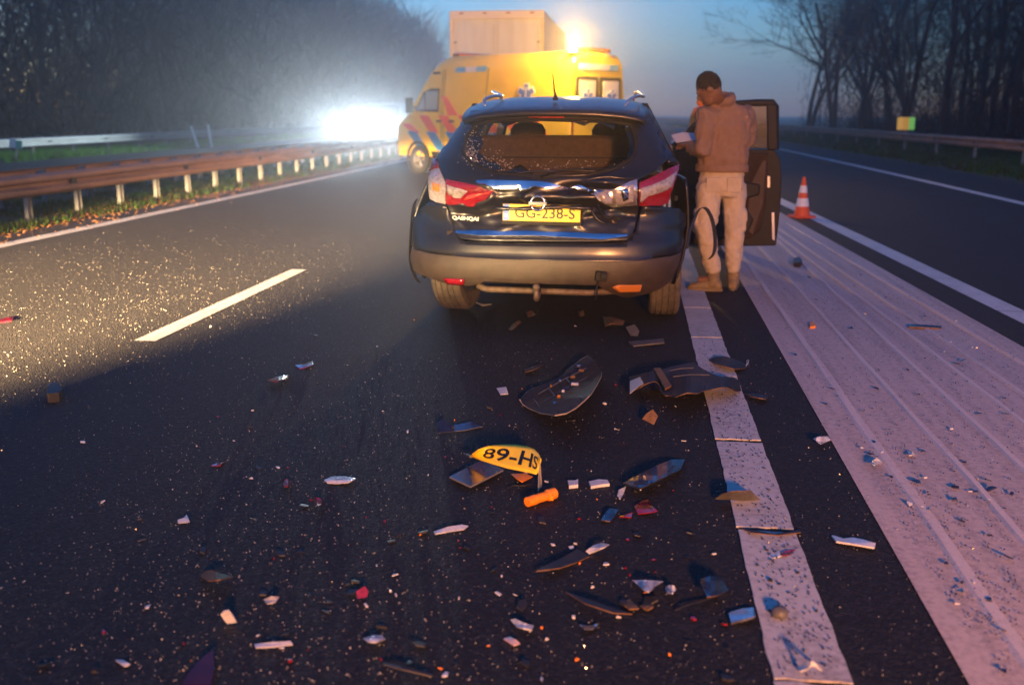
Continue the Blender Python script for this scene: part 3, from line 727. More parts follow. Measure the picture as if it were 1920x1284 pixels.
# ------------------------------------------------------------------ ambulance
AL = R(54.5)
amb = empty('ambulance', (-.87, 22.91, 0), R(90) + AL, 'yellow ambulance van with red and blue diagonal stripes, lit amber beacon on its roof', 'ambulance')
M_YEL = mat('ambulance_yellow', (.84, .52, .02), .35, var=.06, scale=2, coat=.6)
M_ORANGE = mat('stripe_red', (.80, .10, .03), .4)
M_BLUE = mat('stripe_blue', (.03, .16, .42), .4)
M_STARB = mat('emblem_blue', (.05, .14, .50), .4)
M_DGLASS = mat('dark_glass', (.03, .035, .035), .05, spec=.8, coat=.5)
M_FROST = mat('frosted_pane', (.62, .60, .62), .3, var=.12, scale=5)
def ahw(z): return interp([(.4, .93), (.6, .985), (1.4, 1.0), (2.0, .95), (2.6, .86), (2.75, .80), (2.82, .70)], z)
def asec(x, top, k=1.0, bot=.42):
    zs = [bot, bot + (top - bot) * .15, bot + (top - bot) * .38, bot + (top - bot) * .62, bot + (top - bot) * .82, bot + (top - bot) * .94]
    right = [(x, -ahw(z) * k, z) for z in zs]; left = [(x, ahw(z) * k, z) for z in zs]
    tw = ahw(zs[-1]) * k * .86
    return left + [(x, tw, top), (x, tw * .4, top + .03), (x, -tw * .4, top + .03), (x, -tw, top)] + right[::-1]
stn = [(0, 2.66, .985), (.06, 2.74, 1), (.4, 2.79, 1), (2.0, 2.80, 1), (3.9, 2.80, 1), (4.25, 2.74, .995), (4.5, 2.55, .98), (4.75, 2.22, .97), (5.0, 1.88, .965), (5.2, 1.60, .96), (5.35, 1.45, .955), (5.65, 1.28, .92), (5.82, 1.12, .86), (5.9, .90, .80)]
body = MB().loft([asec(*s_) for s_ in stn]).build('body', M_YEL, amb, smooth=False, bevel=.012)
for p in body.data.polygons: p.use_smooth = len(p.vertices) < 6
def aside(name, poly, m, off=.006, parent=amb, th=.006):
    """panel on the left flank, poly in (x, z)"""
    bm = gridpoly(poly, .25)
    for v in bm.verts:
        x, z = v.co.x, v.co.y
        k = interp([(s_[0], s_[2]) for s_ in stn], x)
        v.co = (x, ahw(z) * k + off, z)
    me = bpy.data.meshes.new(name); bm.to_mesh(me); bm.free()
    return link(name, me, m, parent, solid=th, soff=0)
def arear(name, poly, m, off=.006, parent=amb):
    b = MB().prism(poly, -off - .012, -off, lambda a, b_, h: (h + interp([(.4, 0), (2.66, .0)], b_), a, b_))
    return b.build(name, m, parent, bevel=.003)
# diagonal stripes
x = 5.55
for k in range(8):
    x0 = x - k * .70
    top = 1.42 if x0 < 5.2 else 1.22
    if x0 > .9: aside('red_stripe', [(x0, top), (x0 - .34, top), (x0 - .72, 1.0), (x0 - .38, 1.0)], M_ORANGE)
    x1 = x0 - .36
    if x1 > 1.1: aside('blue_stripe', [(x1 + .12, 1.03), (x1 - .22, 1.03), (x1 - .62, .58), (x1 - .28, .58)], M_BLUE, .010)
aside('red_stripe', [(4.02, 1.86), (3.86, 1.86), (3.45, 1.42), (3.80, 1.42)], M_ORANGE)
# upper blue and white bar
for i, (a, b_, m) in enumerate([(3.62, 3.30, M_BLUE), (3.29, 2.96, M_FROST), (2.95, 2.60, M_BLUE)]):
    aside('marking_bar', [(a, 2.42), (b_, 2.42), (b_, 2.54), (a, 2.54)], mat('bar_blue', (.12, .38, .62), .4) if m is M_BLUE else M_FROST)
# cab side window, door lines, handle
cw = aside('cab_window', [(5.02, 1.52), (4.72, 1.98), (4.46, 2.06), (4.12, 2.06), (4.12, 1.50)], M_BLACK, .006)
aside('window_glass', [(4.93, 1.56), (4.70, 1.94), (4.66, 1.56)], mat('cab_glass', (.30, .36, .36), .08, spec=.8), .012, cw)
aside('window_glass', [(4.62, 1.56), (4.64, 2.0), (4.18, 2.0), (4.18, 1.56)], MATS['cab_glass'], .012, cw)
for x_ in (4.06, 3.98, 2.55): aside('panel_gap', [(x_, .5), (x_, 2.5), (x_ - .02, 2.5), (x_ - .02, .5)], mat('panel_gap', (.16, .09, .01), .7), .003)
for x_ in (4.2, 3.75): aside('door_handle', [(x_, 1.26), (x_, 1.31), (x_ - .18, 1.31), (x_ - .18, 1.26)], M_BLACK, .02)
aside('vent', [(4.42, 2.40), (4.42, 2.45), (4.15, 2.45), (4.15, 2.40)], M_BLACK)
aside('sill_trim', [(4.45, .42), (4.45, .56), (1.9, .56), (1.9, .42)], M_BLACK, .015)
mi = MB().box((4.98, 1.18, 1.66), (.16, .16, .38)).build('mirror', M_BLACK, amb, bevel=.03); MB().box((4.95, 1.03, 1.62), (.05, .2, .06)).build('mirror_arm', M_BLACK, mi)
def star(parent, size, fn, m, m2, name='star_emblem'):
    """six-armed medical star with a white outline and a rod, fn maps (a, b, h) to place"""
    out = None
    for k in range(3):
        for grow, h0, h1, mm in ((.14, .002, .008, m2), (0, .009, .014, m)):
            t = R(60 * k); hl, hw = size / 2 + size * grow * .3, size * .125 + size * grow * .3
            poly = [(a * math.cos(t) - b * math.sin(t), a * math.sin(t) + b * math.cos(t)) for a, b in ((-hw, -hl), (hw, -hl), (hw, hl), (-hw, hl))]
            o = MB().prism(poly, h0 + k * .0006, h1 + k * .0006, fn).build('star_arm', mm, parent)
    MB().prism([(-size * .02, -size * .36), (size * .02, -size * .36), (size * .02, size * .36), (-size * .02, size * .36)], .017, .020, fn).build('star_rod', m2, parent)
star(amb, .50, lambda a, b, h: (1.30 + a, ahw(1.86) + h + .004 - (b) * .09, 1.86 + b), M_STARB, M_WHITE)
# rear: doors, windows, lamps
for s_ in (1, -1):
    fr_ = arear('window_surround', [(s_ * .03, 1.50), (s_ * .84, 1.50), (s_ * .82, 2.20), (s_ * .78, 2.26), (s_ * .03, 2.26)], M_BLACK, .004)
    arear('window_pane', [(s_ * .14, 1.55), (s_ * .72, 1.55), (s_ * .70, 2.17), (s_ * .14, 2.17)], M_FROST, .018, fr_)
    star(fr_, .36, lambda a, b, h, s_=s_: (-.032 - h, s_ * .43 + a, 1.80 + b), M_STARB, M_WHITE)
    arear('rear_lamp', [(s_ * .90, .95), (s_ * .97, .95), (s_ * .95, 1.55), (s_ * .88, 1.55)], M_REDLENS, .01)
for a, b_, m in ((.72, .42, 'bar_blue'), (.40, .02, None), (0, -.36, None), (-.38, -.70, 'bar_blue')):
    arear('marking_bar', [(a, 2.40), (b_, 2.40), (b_, 2.53), (a, 2.53)], MATS['bar_blue'] if m else mat('bar_pale', (.55, .55, .62), .4))
arear('door_gap', [(.008, .6), (-.008, .6), (-.008, 2.3), (.008, 2.3)], M_BLACK, .003)
MB().box((-.06, 0, .50), (.16, 1.9, .2)).build('rear_step', M_BLACK, amb, bevel=.03)
# windscreen, grille, headlamps
link('windscreen', mesh('windscreen', [(5.23, .80, 1.60), (5.23, -.80, 1.60), (4.53, -.72, 2.56), (4.53, .72, 2.56)], [(0, 1, 2, 3)]), M_DGLASS, amb, solid=.02)
MB().box((5.9, 0, .62), (.12, 1.6, .34)).build('front_bumper', M_BLACK, amb, bevel=.05)
MB().box((5.9, 0, .95), (.08, .8, .24)).build('grille', M_BLACK, amb, bevel=.03)
for s_ in (1, -1):
    MB().lathe([(.02, .0), (.13, .02), (.14, .12), (.05, .16)], 'x', 16, (5.76, s_ * .72, 1.0)).build('headlamp', mat('lit_lamp', (.9, .9, .9), .2, emit=(.85, .95, 1.0), estr=.6), amb, smooth=True)
# roof lights
for x_, wdt in ((3.85, 1.3), (.25, 1.2)):
    lb = MB().box((x_, 0, 2.84), (.26, wdt, .09)).build('light_bar', mat('bar_housing', (.20, .05, .01), .4, coat=.5), amb, bevel=.03)
    MB().box((x_, 0, 2.888), (.18, wdt * .8, .03)).build('bar_lens', M_BLUE, lb, bevel=.01)
bx_, by_ = .10, .80
bl = MB().lathe([(.075, 0), (.09, .02), (.085, .12), (.05, .16), (.002, .17)], 'z', 16, (bx_, by_, 2.745)).build('beacon', mat('beacon_lens', (1, .5, .05), .3, emit=(1, .62, .16), estr=7.0), amb, smooth=True)
MB().lathe([(.10, 0), (.10, .025)], 'z', 16, (bx_, by_, 2.73)).build('beacon_base', M_BLACK, bl)
for x_, s_ in ((4.9, 1), (4.9, -1), (1.25, 1), (1.25, -1)):
    wh = wheel(amb, 'wheel', 0, 0, R(90), s_, .35, .23, 0, mat('black_tyre', (.018, .018, .018), .9), mat('steel_rim', (.14, .14, .15), .5, metal=.4)); wh.location = (x_, s_ * .87, .35)
    ar = MB(); ar.lathe([(.43, s_ * -.0), (.43, s_ * .02), (.36, s_ * .02), (.36, 0)], 'y', 28, (x_, s_ * .985, .37), close=True); ar.build('wheel_arch', M_BLACK, amb)
amb_m = Matrix.Translation(amb.location) @ Matrix.Rotation(amb.rotation_euler.z, 4, 'Z')
L_BEACON = lamp('beacon_lamp', 'POINT', amb_m @ Vector((bx_ - .22, by_ + .22, 2.98)), BEACON, 215, radius=.10)

# ------------------------------------------------------------------ box lorry
TY = 28.6
a, b = aty(843, 22, TY), aty(1020, 18, TY)
lor = empty('box_lorry', ((a.x + b.x) / 2, TY, 0), 0, 'white box lorry stopped beyond the ambulance, only its tall body showing', 'lorry')
TW, TH = b.x - a.x, (a.z + b.z) / 2
M_LORRY = mat('lorry_white', (.62, .58, .56), .5, var=.12, scale=1.2, stretch=(3, 3, .3))
M_LFRAME = mat('lorry_frame', (.70, .52, .36), .5, var=.1)
MB().box((0, 4.2, (TH + 1.0) / 2), (TW, 8.2, TH - 1.0)).build('box_body', M_LORRY, lor, bevel=.02)
MB().box((0, .06, TH - .11), (TW + .02, .1, .22)).build('top_frame', mat('lorry_frame_pale', (.66, .55, .48), .5), lor, bevel=.01)
for s_ in (-1, 1):
    MB().box((s_ * (TW / 2 - .05), .05, (TH + .78) / 2 - .02), (.11, .12, TH - 1.22)).build('corner_post', M_LFRAME, lor, bevel=.01)
    MB().box((s_ * TW * .222, .085, (TH + .75) / 2 - .05), (TW * .43, .05, TH - 1.42)).build('rear_door', M_LORRY, lor, bevel=.01)
    MB().box((s_ * .08, .04, (TH + .75) / 2), (.03, .03, TH - 1.5)).build('lock_rod', M_LORRY, lor)
    for k in range(3): MB().box((s_ * (TW / 2 - .12), .03, 1.4 + k * 1.0), (.14, .03, .05)).build('hinge', M_GALV, lor)
    MB().box((s_ * .95, .2, .75), (.4, .08, .16)).build('rear_lamp', M_REDLENS, lor, bevel=.01)
for k in range(4): MB().box((-TW / 2 + TW * (k + .5) / 4, -.005, TH - .07), (.12, .02, .035)).build('marker_lamp', mat('marker_lens', (.35, .06, .02), .3), lor, bevel=.005)
MB().box((0, 4.2, .82), (.9, 8.0, .25)).build('chassis', M_BLACK, lor)
MB().box((0, .12, .48), (2.2, .1, .14)).build('underrun_bar', M_GALV, lor, bevel=.02)
MB().box((0, 9.55, 1.75), (2.4, 2.1, 2.6)).build('cab', M_LORRY, lor, bevel=.12, bseg=3)
for s_, y_ in ((-1, 1.9), (1, 1.9), (-1, 3.2), (1, 3.2), (-1, 9.3), (1, 9.3)): wheel(lor, 'wheel', s_ * 1.05, y_, 0, s_, .5, .3)

# ------------------------------------------------------------------ oncoming van with dazzling headlamps
def oncoming(px0, px1, py, Y, label, body_col, power, h=1.95):
    a, b = aty(px0, py, Y), aty(px1, py, Y)
    cx = (a.x + b.x) / 2; hl = (b.x - a.x) / 2; zl = a.z
    v = empty('oncoming_van', (cx, Y, 0), 0, label, 'van')
    mb_ = mat('van_paint_%d' % int(Y), body_col, .4, coat=.5)
    W = hl + .16
    sec = []
    for y, t, k in ((-.02, .80, .86), (.12, 1.0, .96), (.75, 1.18, 1.0), (1.5, h - .08, .95), (1.8, h, .95), (4.4, h, .95), (4.6, h - .15, .92)):
        sec.append([(W * k, y, .3), (W * k * 1.02, y, .3 + (t - .3) * .45), (W * k * .93, y, t - .08), (W * k * .80, y, t), (-W * k * .80, y, t), (-W * k * .93, y, t - .08), (-W * k * 1.02, y, .3 + (t - .3) * .45), (-W * k, y, .3)])
    MB().loft(sec).build('body', mb_, v, bevel=.03)
    link('windscreen', mesh('windscreen', [(-W * .82, .80, 1.22), (W * .82, .80, 1.22), (W * .72, 1.42, h - .16), (-W * .72, 1.42, h - .16)], [(0, 1, 2, 3)]), M_DGLASS, v, solid=.03)
    MB().box((0, -.02, .55), (W * 1.5, .1, .22)).build('grille', M_BLACK, v, bevel=.02)
    for s_ in (-1, 1):
        hlmp = MB().lathe([(.10, .10), (.12, .0), (.08, -.05), (.002, -.065)], 'y', 18, (s_ * hl, -.02, zl)).build('headlamp', mat('dazzling_lamp', (1, 1, 1), .2, emit=(.80, .95, 1.0), estr=20.0), v, smooth=True)
        P = Vector((cx + s_ * hl, Y - .16, zl))
        lamp('headlamp_lamp', 'SPOT', P, (.78, .95, 1.0), power, target=(cx + s_ * hl * .6 - 9.0, Y - 30, .2), size=96, blend=.95, radius=.12, squash=.26)
        wheel(v, 'wheel', s_ * (W - .12), .85, 0, s_, .32, .2); wheel(v, 'wheel', s_ * (W - .12), 3.7, 0, s_, .32, .2)
    return v
oncoming(668, 736, 238, 46.0, 'oncoming van with dazzling headlamps on the opposite carriageway', (.25, .25, .27), 1250)

# ------------------------------------------------------------------ people
def remeshed(name, B, m, parent, vox=.012, disp=.0, dscale=.12, smooth=2, extra=None):
    o = B.build(name, m, parent, fix=True)
    r_ = o.modifiers.new('remesh', 'REMESH'); r_.mode = 'VOXEL'; r_.voxel_size = vox; r_.use_smooth_shade = True
    s_ = o.modifiers.new('smooth', 'SMOOTH'); s_.iterations = smooth; s_.factor = .5
    if disp:
        for sc_, st_ in ((dscale, disp), (dscale * .4, disp * .4)):
            tx = bpy.data.textures.new('folds', 'CLOUDS'); tx.noise_scale = sc_; tx.noise_depth = 2
            d = o.modifiers.new('folds', 'DISPLACE'); d.texture = tx; d.strength = st_; d.mid_level = .5; d.texture_coords = 'LOCAL'
    return o
def ell(c, rx, ry, n=20, tilt=0.0, rot=0.0):
    out = []
    for k in range(n):
        a = 2 * math.pi * k / n
        x, y = rx * math.cos(a), ry * math.sin(a)
        x, y = x * math.cos(rot) - y * math.sin(rot), x * math.sin(rot) + y * math.cos(rot)
        out.append((c[0] + x, c[1] + y, c[2] + tilt * y))
    return out
def blob(B, c, r3, n=14, mtx=None):
    rings = []
    for i in range(1, n):
        t = math.pi * i / n
        ring = []
        for k in range(18):
            a = 2 * math.pi * k / 18
            v = Vector((math.sin(t) * math.cos(a) * r3[0], math.sin(t) * math.sin(a) * r3[1], -math.cos(t) * r3[2]))
            if mtx: v = mtx @ v
            ring.append(v + Vector(c))
        rings.append(ring)
    B.loft(rings)
def person(loc, rz, label, mats, J, name='person', paper=False, off=Vector((0, 0, 0))):
    """J: joint positions relative to loc; the body is one surface, clothes are its children"""
    skin, hoodm, trom, bootm, hairm = mats
    B = MB()
    hd = J['head']; hm = Matrix.Rotation(J['turn'], 3, 'Z') @ Matrix.Rotation(J['nod'], 3, 'X')
    blob(B, hd, (.074, .098, .118), mtx=hm)                                   # skull, faces -y before turning
    blob(B, hd + hm @ Vector((0, -.035, -.07)), (.055, .062, .058), mtx=hm)      # jaw
    blob(B, hd + hm @ Vector((0, -.106, -.018)), (.014, .020, .026), mtx=hm)     # nose
    blob(B, hd + hm @ Vector((0, -.088, .022)), (.058, .016, .012), mtx=hm)      # brow
    blob(B, hd + hm @ Vector((0, -.094, -.058)), (.026, .012, .013), mtx=hm)     # lips
    for s_ in (-1, 1):
        blob(B, hd + hm @ Vector((s_ * .074, .008, -.01)), (.010, .022, .032), mtx=hm)   # ears
        blob(B, hd + hm @ Vector((s_ * .032, -.084, .004)), (.014, .010, .010), mtx=hm)  # eyelids
    B.tube([J['chest'] + Vector((0, 0, .02)), J['neck'], hd + hm @ Vector((0, .02, -.06))], [.10, .058, .055], 14)
    B.loft([ell(J['hip'] + Vector((0, 0, -.05)), .15, .10), ell(J['hip'] + Vector((0, 0, .10)), .145, .095), ell(J['chest'] + Vector((0, 0, -.12)), .165, .10), ell(J['chest'], .16, .09)])
    for s_ in ('l', 'r'):
        B.tube([J['sh_' + s_], J['el_' + s_], J['wr_' + s_]], [.055, .042, .028], 10)
        w_ = J['wr_' + s_]; d = (w_ - J['el_' + s_]).normalized(); side = Vector((0, 0, 1)); sd = d.cross(side).normalized(); up = sd.cross(d)
        B.loft([[w_ + d * t + sd * (a * cw) + up * (b * .014) for a, b in ((-1, -1), (1, -1), (1, 1), (-1, 1))] for t, cw in ((-.01, .024), (.03, .036), (.085, .042))])
        for f in range(4):
            root = w_ + d * .078 + sd * ((f - 1.5) * .021)
            L_ = (.062, .074, .068, .052)[f]
            B.tube([root, root + d * L_ * .5 - up * .006, root + d * L_ * .8 - up * .030, root + d * L_ * .72 - up * .05], [.0098, .009, .0085, .007], 7)
        th = w_ + d * .028 + sd * (-.034 if s_ == 'r' else .034)
        o_ = sd * (-1 if s_ == 'r' else 1)
        B.tube([th, th + d * .03 + o_ * .022, th + d * .062 + o_ * .024 - up * .008], [.012, .0105, .008], 7)
        B.tube([J['hp_' + s_], J['kn_' + s_], J['an_' + s_], J['an_' + s_] + Vector((0, 0, -.05))], [.08, .055, .042, .04], 10)
        f = J['ft_' + s_]
        B.tube([J['an_' + s_] + Vector((0, 0, -.045)) - f * .03, J['an_' + s_] + Vector((0, 0, -.055)) + f * .13], [.035, .03], 8)
    p = remeshed(name, B, skin, None, .0085, smooth=1)
    p.location = loc; p.rotation_euler = (0, 0, rz)
    tag(p, label, 'person')
    # hoodie
    H = MB(); h0 = J['hip']; c0 = J['chest']
    mid = h0.lerp(c0, .5)
    rot = J.get('trot', 0)
    H.loft([ell(h0 + Vector((0, 0, .015)), .205, .145, rot=rot), ell(h0 + Vector((0, 0, .06)), .212, .15, rot=rot), ell(h0 + Vector((0, 0, .10)), .214, .152, rot=rot), ell(mid, .206, .145, rot=rot), ell(c0 + Vector((0, 0, -.10)), .214, .14, rot=rot), ell(c0 + Vector((0, .01, -.02)), .212, .135, rot=rot), ell(c0 + Vector((0, .015, .05)), .165, .11, rot=rot), ell(J['neck'] + Vector((0, .01, -.02)), .092, .085, rot=rot)])
    for s_ in ('l', 'r'):
        e = J['el_' + s_]; S_ = J['sh_' + s_]; w_ = J['wr_' + s_]
        H.tube([S_ + (c0 - S_) * .35 + Vector((0, 0, -.03)), S_, S_.lerp(e, .5), e, e.lerp(w_, .5), w_ - (w_ - e).normalized() * .03, w_], [.095, .092, .078, .072, .062, .054, .046], 14)
    nk = J['neck']
    ring = []
    for k in range(17):
        a = math.pi * (k / 16) * 1.5 - math.pi * .25
        ring.append(nk + Matrix.Rotation(J['turn'] * .35, 3, 'Z') @ Vector((math.cos(a) * .092, .012 + math.sin(a) * .088, .005 + .022 * math.sin(a))))
    H.tube(ring, [.02] + [.032 + .018 * math.sin(math.pi * k / 16) for k in range(1, 16)] + [.02], 10)
    blob(H, nk + Vector((.01, .095, -.045)), (.10, .05, .085))
    remeshed('hoodie', H, hoodm, p, .013, disp=.044, dscale=.11, smooth=3)
    # trousers
    T = MB()
    T.loft([ell(h0 + Vector((0, 0, .06)), .178, .125, rot=rot), ell(h0 + Vector((0, 0, -.03)), .188, .135, rot=rot), ell(h0 + Vector((0, 0, -.13)), .185, .14, rot=rot), ell(h0 + Vector((0, 0, -.20)), .16, .12, rot=rot)])
    for s_ in ('l', 'r'):
        hp, kn, an = J['hp_' + s_], J['kn_' + s_], J['an_' + s_]
        T.tube([hp + Vector((0, 0, .03)), hp.lerp(kn, .3), hp.lerp(kn, .75), kn, kn.lerp(an, .3), kn.lerp(an, .7), kn.lerp(an, .88), an + Vector((0, 0, .02))], [.106, .104, .090, .080, .078, .070, .066, .058], 16)
        sgn = 1 if s_ == 'r' else -1
        q = hp.lerp(kn, .72) + Vector((sgn * .085, .01, 0))
        T.box(q, (.04, .13, .17))
    remeshed('trousers', T, trom, p, .012, disp=.034, dscale=.10, smooth=3)
    hem = MB().loft([ell(h0 + Vector((0, 0, d)), .214 - .006 * (d > .05), .152, 28, rot=rot) for d in (.0, .02, .045, .062)], cap=False)
    hem.build('hem_band', hoodm, p, smooth=True, solid=.008)
    for sx in (-1, 1):
        q = h0 + Vector((sx * .085 + .01, -.142, -.10))
        MB().box(q, (.115, .018, .12), Matrix.Rotation(R(6), 3, 'X')).build('back_pocket', trom, p, bevel=.006)
    # boots
    for s_ in ('l', 'r'):
        an = J['an_' + s_]; f = J['ft_' + s_]; g_ = Vector((an.x, an.y, 0)); sdv = Vector((-f.y, f.x, 0))
        K = MB()
        K.tube([an + Vector((0, 0, .055)), an + Vector((0, 0, -.01)), g_ + Vector((0, 0, .05)) + f * .0], [.055, .052, .055], 14)
        rings = []
        for t, hw, hh in ((-.075, .030, .055), (-.055, .040, .075), (.0, .044, .085), (.06, .046, .075), (.12, .050, .060), (.17, .047, .048), (.20, .034, .036), (.213, .016, .026)):
            c = g_ + f * t
            rings.append([c + sdv * (hw * math.cos(2 * math.pi * k / 14)) + Vector((0, 0, max(.012, .5 * hh + .012 + .62 * hh * math.sin(2 * math.pi * k / 14)))) for k in range(14)])
        K.loft(rings)
        bo = remeshed('boot', K, bootm, p, .009, disp=.006, dscale=.05, smooth=2)
        so_ = MB(); sole = []
        for k in range(20):
            a = 2 * math.pi * k / 20; t = .068 + .152 * math.cos(a); hw = .050 * math.sin(a) * (1 if math.cos(a) > 0 else .88)
            c = g_ + f * t + sdv * hw; sole.append((c.x, c.y))
        so_.prism(sole, .0, .026); so_.build('sole', mat('boot_sole', (.16, .12, .07), .8), bo, bevel=.005)
    # hair
    X = MB(); blob(X, hd + hm @ Vector((0, .016, .026)), (.084, .100, .108), mtx=hm)
    remeshed('hair', X, hairm, p, .006, disp=.014, dscale=.012, smooth=0)
    return p
PX, PYY = .70, 8.52
def j(px_, py_, Y): return aty(px_, py_, Y) - Vector((PX, PYY, 0))
man = {
    'head': j(1329, 166, 8.42), 'turn': R(-100), 'nod': R(36), 'neck': j(1349, 188, 8.50), 'chest': j(1360, 214, 8.55), 'hip': j(1353, 322, 8.56), 'trot': R(-8),
    'sh_l': j(1324, 214, 8.47), 'el_l': j(1318, 282, 8.42), 'wr_l': j(1290, 274, 8.62),
    'sh_r': j(1398, 215, 8.62), 'el_r': j(1405, 262, 8.70), 'wr_r': j(1345, 275, 8.86),
    'hp_l': j(1330, 352, 8.53), 'kn_l': j(1322, 436, 8.46), 'an_l': j(1338, 514, 8.50), 'ft_l': Vector((-.97, .18, 0)).normalized(),
    'hp_r': j(1376, 352, 8.60), 'kn_r': j(1376, 436, 8.56), 'an_r': j(1375, 514, 8.60), 'ft_r': Vector((.12, .99, 0)).normalized()}
M_SKIN = mat('skin', (.16, .075, .040), .5, var=.12, scale=20)
M_HOOD = mat('brown_hoodie', (.20, .125, .090), .9, var=.12, scale=25, bump=.25, bscale=350)
M_TROU = mat('beige_trousers', (.44, .37, .285), .88, var=.12, scale=14, bump=.2, bscale=300)
M_BOOT = mat('khaki_boot', (.19, .14, .075), .75, var=.3, scale=20, bump=.2, bscale=120)
M_HAIR = mat('short_hair', (.010, .007, .006), .9, bump=.6, bscale=260)
person((PX, PYY, 0), 0, 'person in brown hoodie and beige cargo trousers standing at the open car door', (M_SKIN, M_HOOD, M_TROU, M_BOOT, M_HAIR), man)
# sheet of paper held in the left hand
P0 = aty(1281, 264, 8.68)
pp = link('paper_sheet', mesh('paper_sheet', [(-.11, -.06, .0), (0, -.08, .012), (.11, -.06, .0), (-.10, .08, .03), (0, .07, .05), (.11, .09, .03)], [(0, 1, 4, 3), (1, 2, 5, 4)]), mat('paper', (.5, .5, .53), .7), None, solid=.002)
pp.location = (P0.x + .02, P0.y, P0.z + .005); pp.rotation_euler = (R(12), R(-4), R(20)); tag(pp, 'white sheet of paper held by the person in the brown hoodie', 'paper')
# worker beyond the door, nearly hidden
wj = {k: (v.copy() if isinstance(v, Vector) else v) for k, v in man.items()}
wj['el_l'] = wj['sh_l'] + Vector((-.10, .05, -.28)); wj['wr_l'] = wj['el_l'] + Vector((-.02, -.10, -.22)); wj['turn'] = R(150); wj['nod'] = R(10)
wj['head'] = wj['head'] + Vector((.09, 0, -.06))
W0 = aty(1332, 455, 11.6)
person((W0.x - .04, 11.6, 0), 0, 'worker in orange high visibility jacket standing beyond the open car door', (M_SKIN, mat('hivis_orange', (.90, .22, .02), .7), mat('navy_trousers', (.02, .025, .05), .85), M_BOOT, M_HAIR), wj)
wk = [o for o in COL.objects if o.name.startswith('person')][-1]
bd = MB()
for z_ in (1.16, 1.30):
    bd.loft([ell((wj['hip'].x + .0, wj['hip'].y, z_ + d), .236, .168) for d in (0, .05)])
for k, z_ in enumerate((1.13, 1.32)):
    b_ = MB().loft([ell((wj['hip'].x, wj['hip'].y - .005, z_ + d), .240, .172) for d in (0, .05)])
    b_.build('reflective_band', mat('reflective_yellow', (.85, .75, .10), .4), wk, smooth=False)

# ------------------------------------------------------------------ traffic cones
def cone(px_, py_, h, label):
    g0 = gnd(px_, py_)
    c = empty('traffic_cone', (g0.x, g0.y, 0), R(20), label, 'traffic cone', None)
    m1 = mat('cone_orange', (.75, .10, .015), .5, var=.1, scale=10); m2 = mat('cone_white', (.80, .78, .74), .4, var=.1, scale=12)
    k = h / .6
    MB().prism([(a * k, b * k) for a, b in ((-.17, -.12), (-.12, -.17), (.12, -.17), (.17, -.12), (.17, .12), (.12, .17), (-.12, .17), (-.17, .12))], .004, .035 * k).build('base', m1, c, bevel=.006)
    R_ = lambda z: (.125 - .105 * (z / .6)) * k
    for z0, z1, m, n in ((.03, .17, m1, 'cone_band'), (.17, .29, m2, 'reflective_band'), (.29, .37, m1, 'cone_band'), (.37, .475, m2, 'reflective_band'), (.475, .60, m1, 'cone_band')):
        e = .002 if m is m2 else 0
        MB().lathe([(R_(z0) + e, z0 * k), (R_(z1) + e, z1 * k)], 'z', 24).build(n, m, c, smooth=False)
    return c
cone(1503, 408, .58, 'orange and white striped traffic cone at the edge of the gore line')
cone(1263, 276, .62, 'far striped traffic cone on the road beyond the open car door')

# ------------------------------------------------------------------ small signs on the verges
M_SIGNG = mat('marker_green', (.10, .45, .30), .4); M_SIGNW = mat('marker_pale', (.60, .70, .68), .4)
def marker(px_, py_, X, name, label, size, tilt, cols):
    d = ray(px_, py_); t = (X) / d.x
    for _ in range(3): t = (X + bend(d.y * t)) / d.x
    P = Vector((0, 0, CAMH)) + d * t
    e = empty(name, (P.x, P.y, 0), R(8), label, 'road sign'); e.rotation_euler = (0, tilt, R(8))
    MB().tube([(0, 0, -.1), (0, 0, P.z + size[1] * .4)], .03, 8).build('post', M_GALV, e)
    n = len(cols)
    for i, m in enumerate(cols):
        w_ = size[0] / n
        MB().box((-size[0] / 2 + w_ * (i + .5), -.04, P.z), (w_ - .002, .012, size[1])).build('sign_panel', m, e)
    return e
marker(27, 270, -19.6, 'kilometre_marker', 'small green and pale marker sign on a leaning post by the left guardrail', (.42, .26), R(7), (M_SIGNW, M_SIGNG))
for px_, tl, lb in ((367, -16, 'pale marker post leaning far over in the grassy left verge'), (392, -6, 'pale marker post standing nearly upright in the grassy left verge')):
    g0 = gnd(px_, 276); g0 = Vector((-19.4, 44 + (px_ - 367) * .05, 0)); d = ray(px_ + 5, 276); t = -19.3 / d.x
    mp_ = MB().box((0, 0, .45), (.10, .05, 1.15)).build('marker_post', M_SIGNW, None, bevel=.01)
    mp_.location = (d.x * t, d.y * t, -.05); mp_.rotation_euler = (0, R(tl), 0); tag(mp_, lb, 'marker post')
marker(1698, 232, 11.3, 'reflective_sign', 'small yellow and green reflective sign with added glow above the guardrail by the bare trees', (.72, .50), 0, (mat('sign_yellow', (.8, .5, .1), .4, emit=(1, .55, .10), estr=.055), mat('sign_yellow2', (.8, .5, .1), .4, emit=(1, .48, .06), estr=.045), mat('sign_glow_green', (.2, .7, .2), .4, emit=(.35, .9, .15), estr=.05)))  # emission added in place of the shine its sheeting throws back

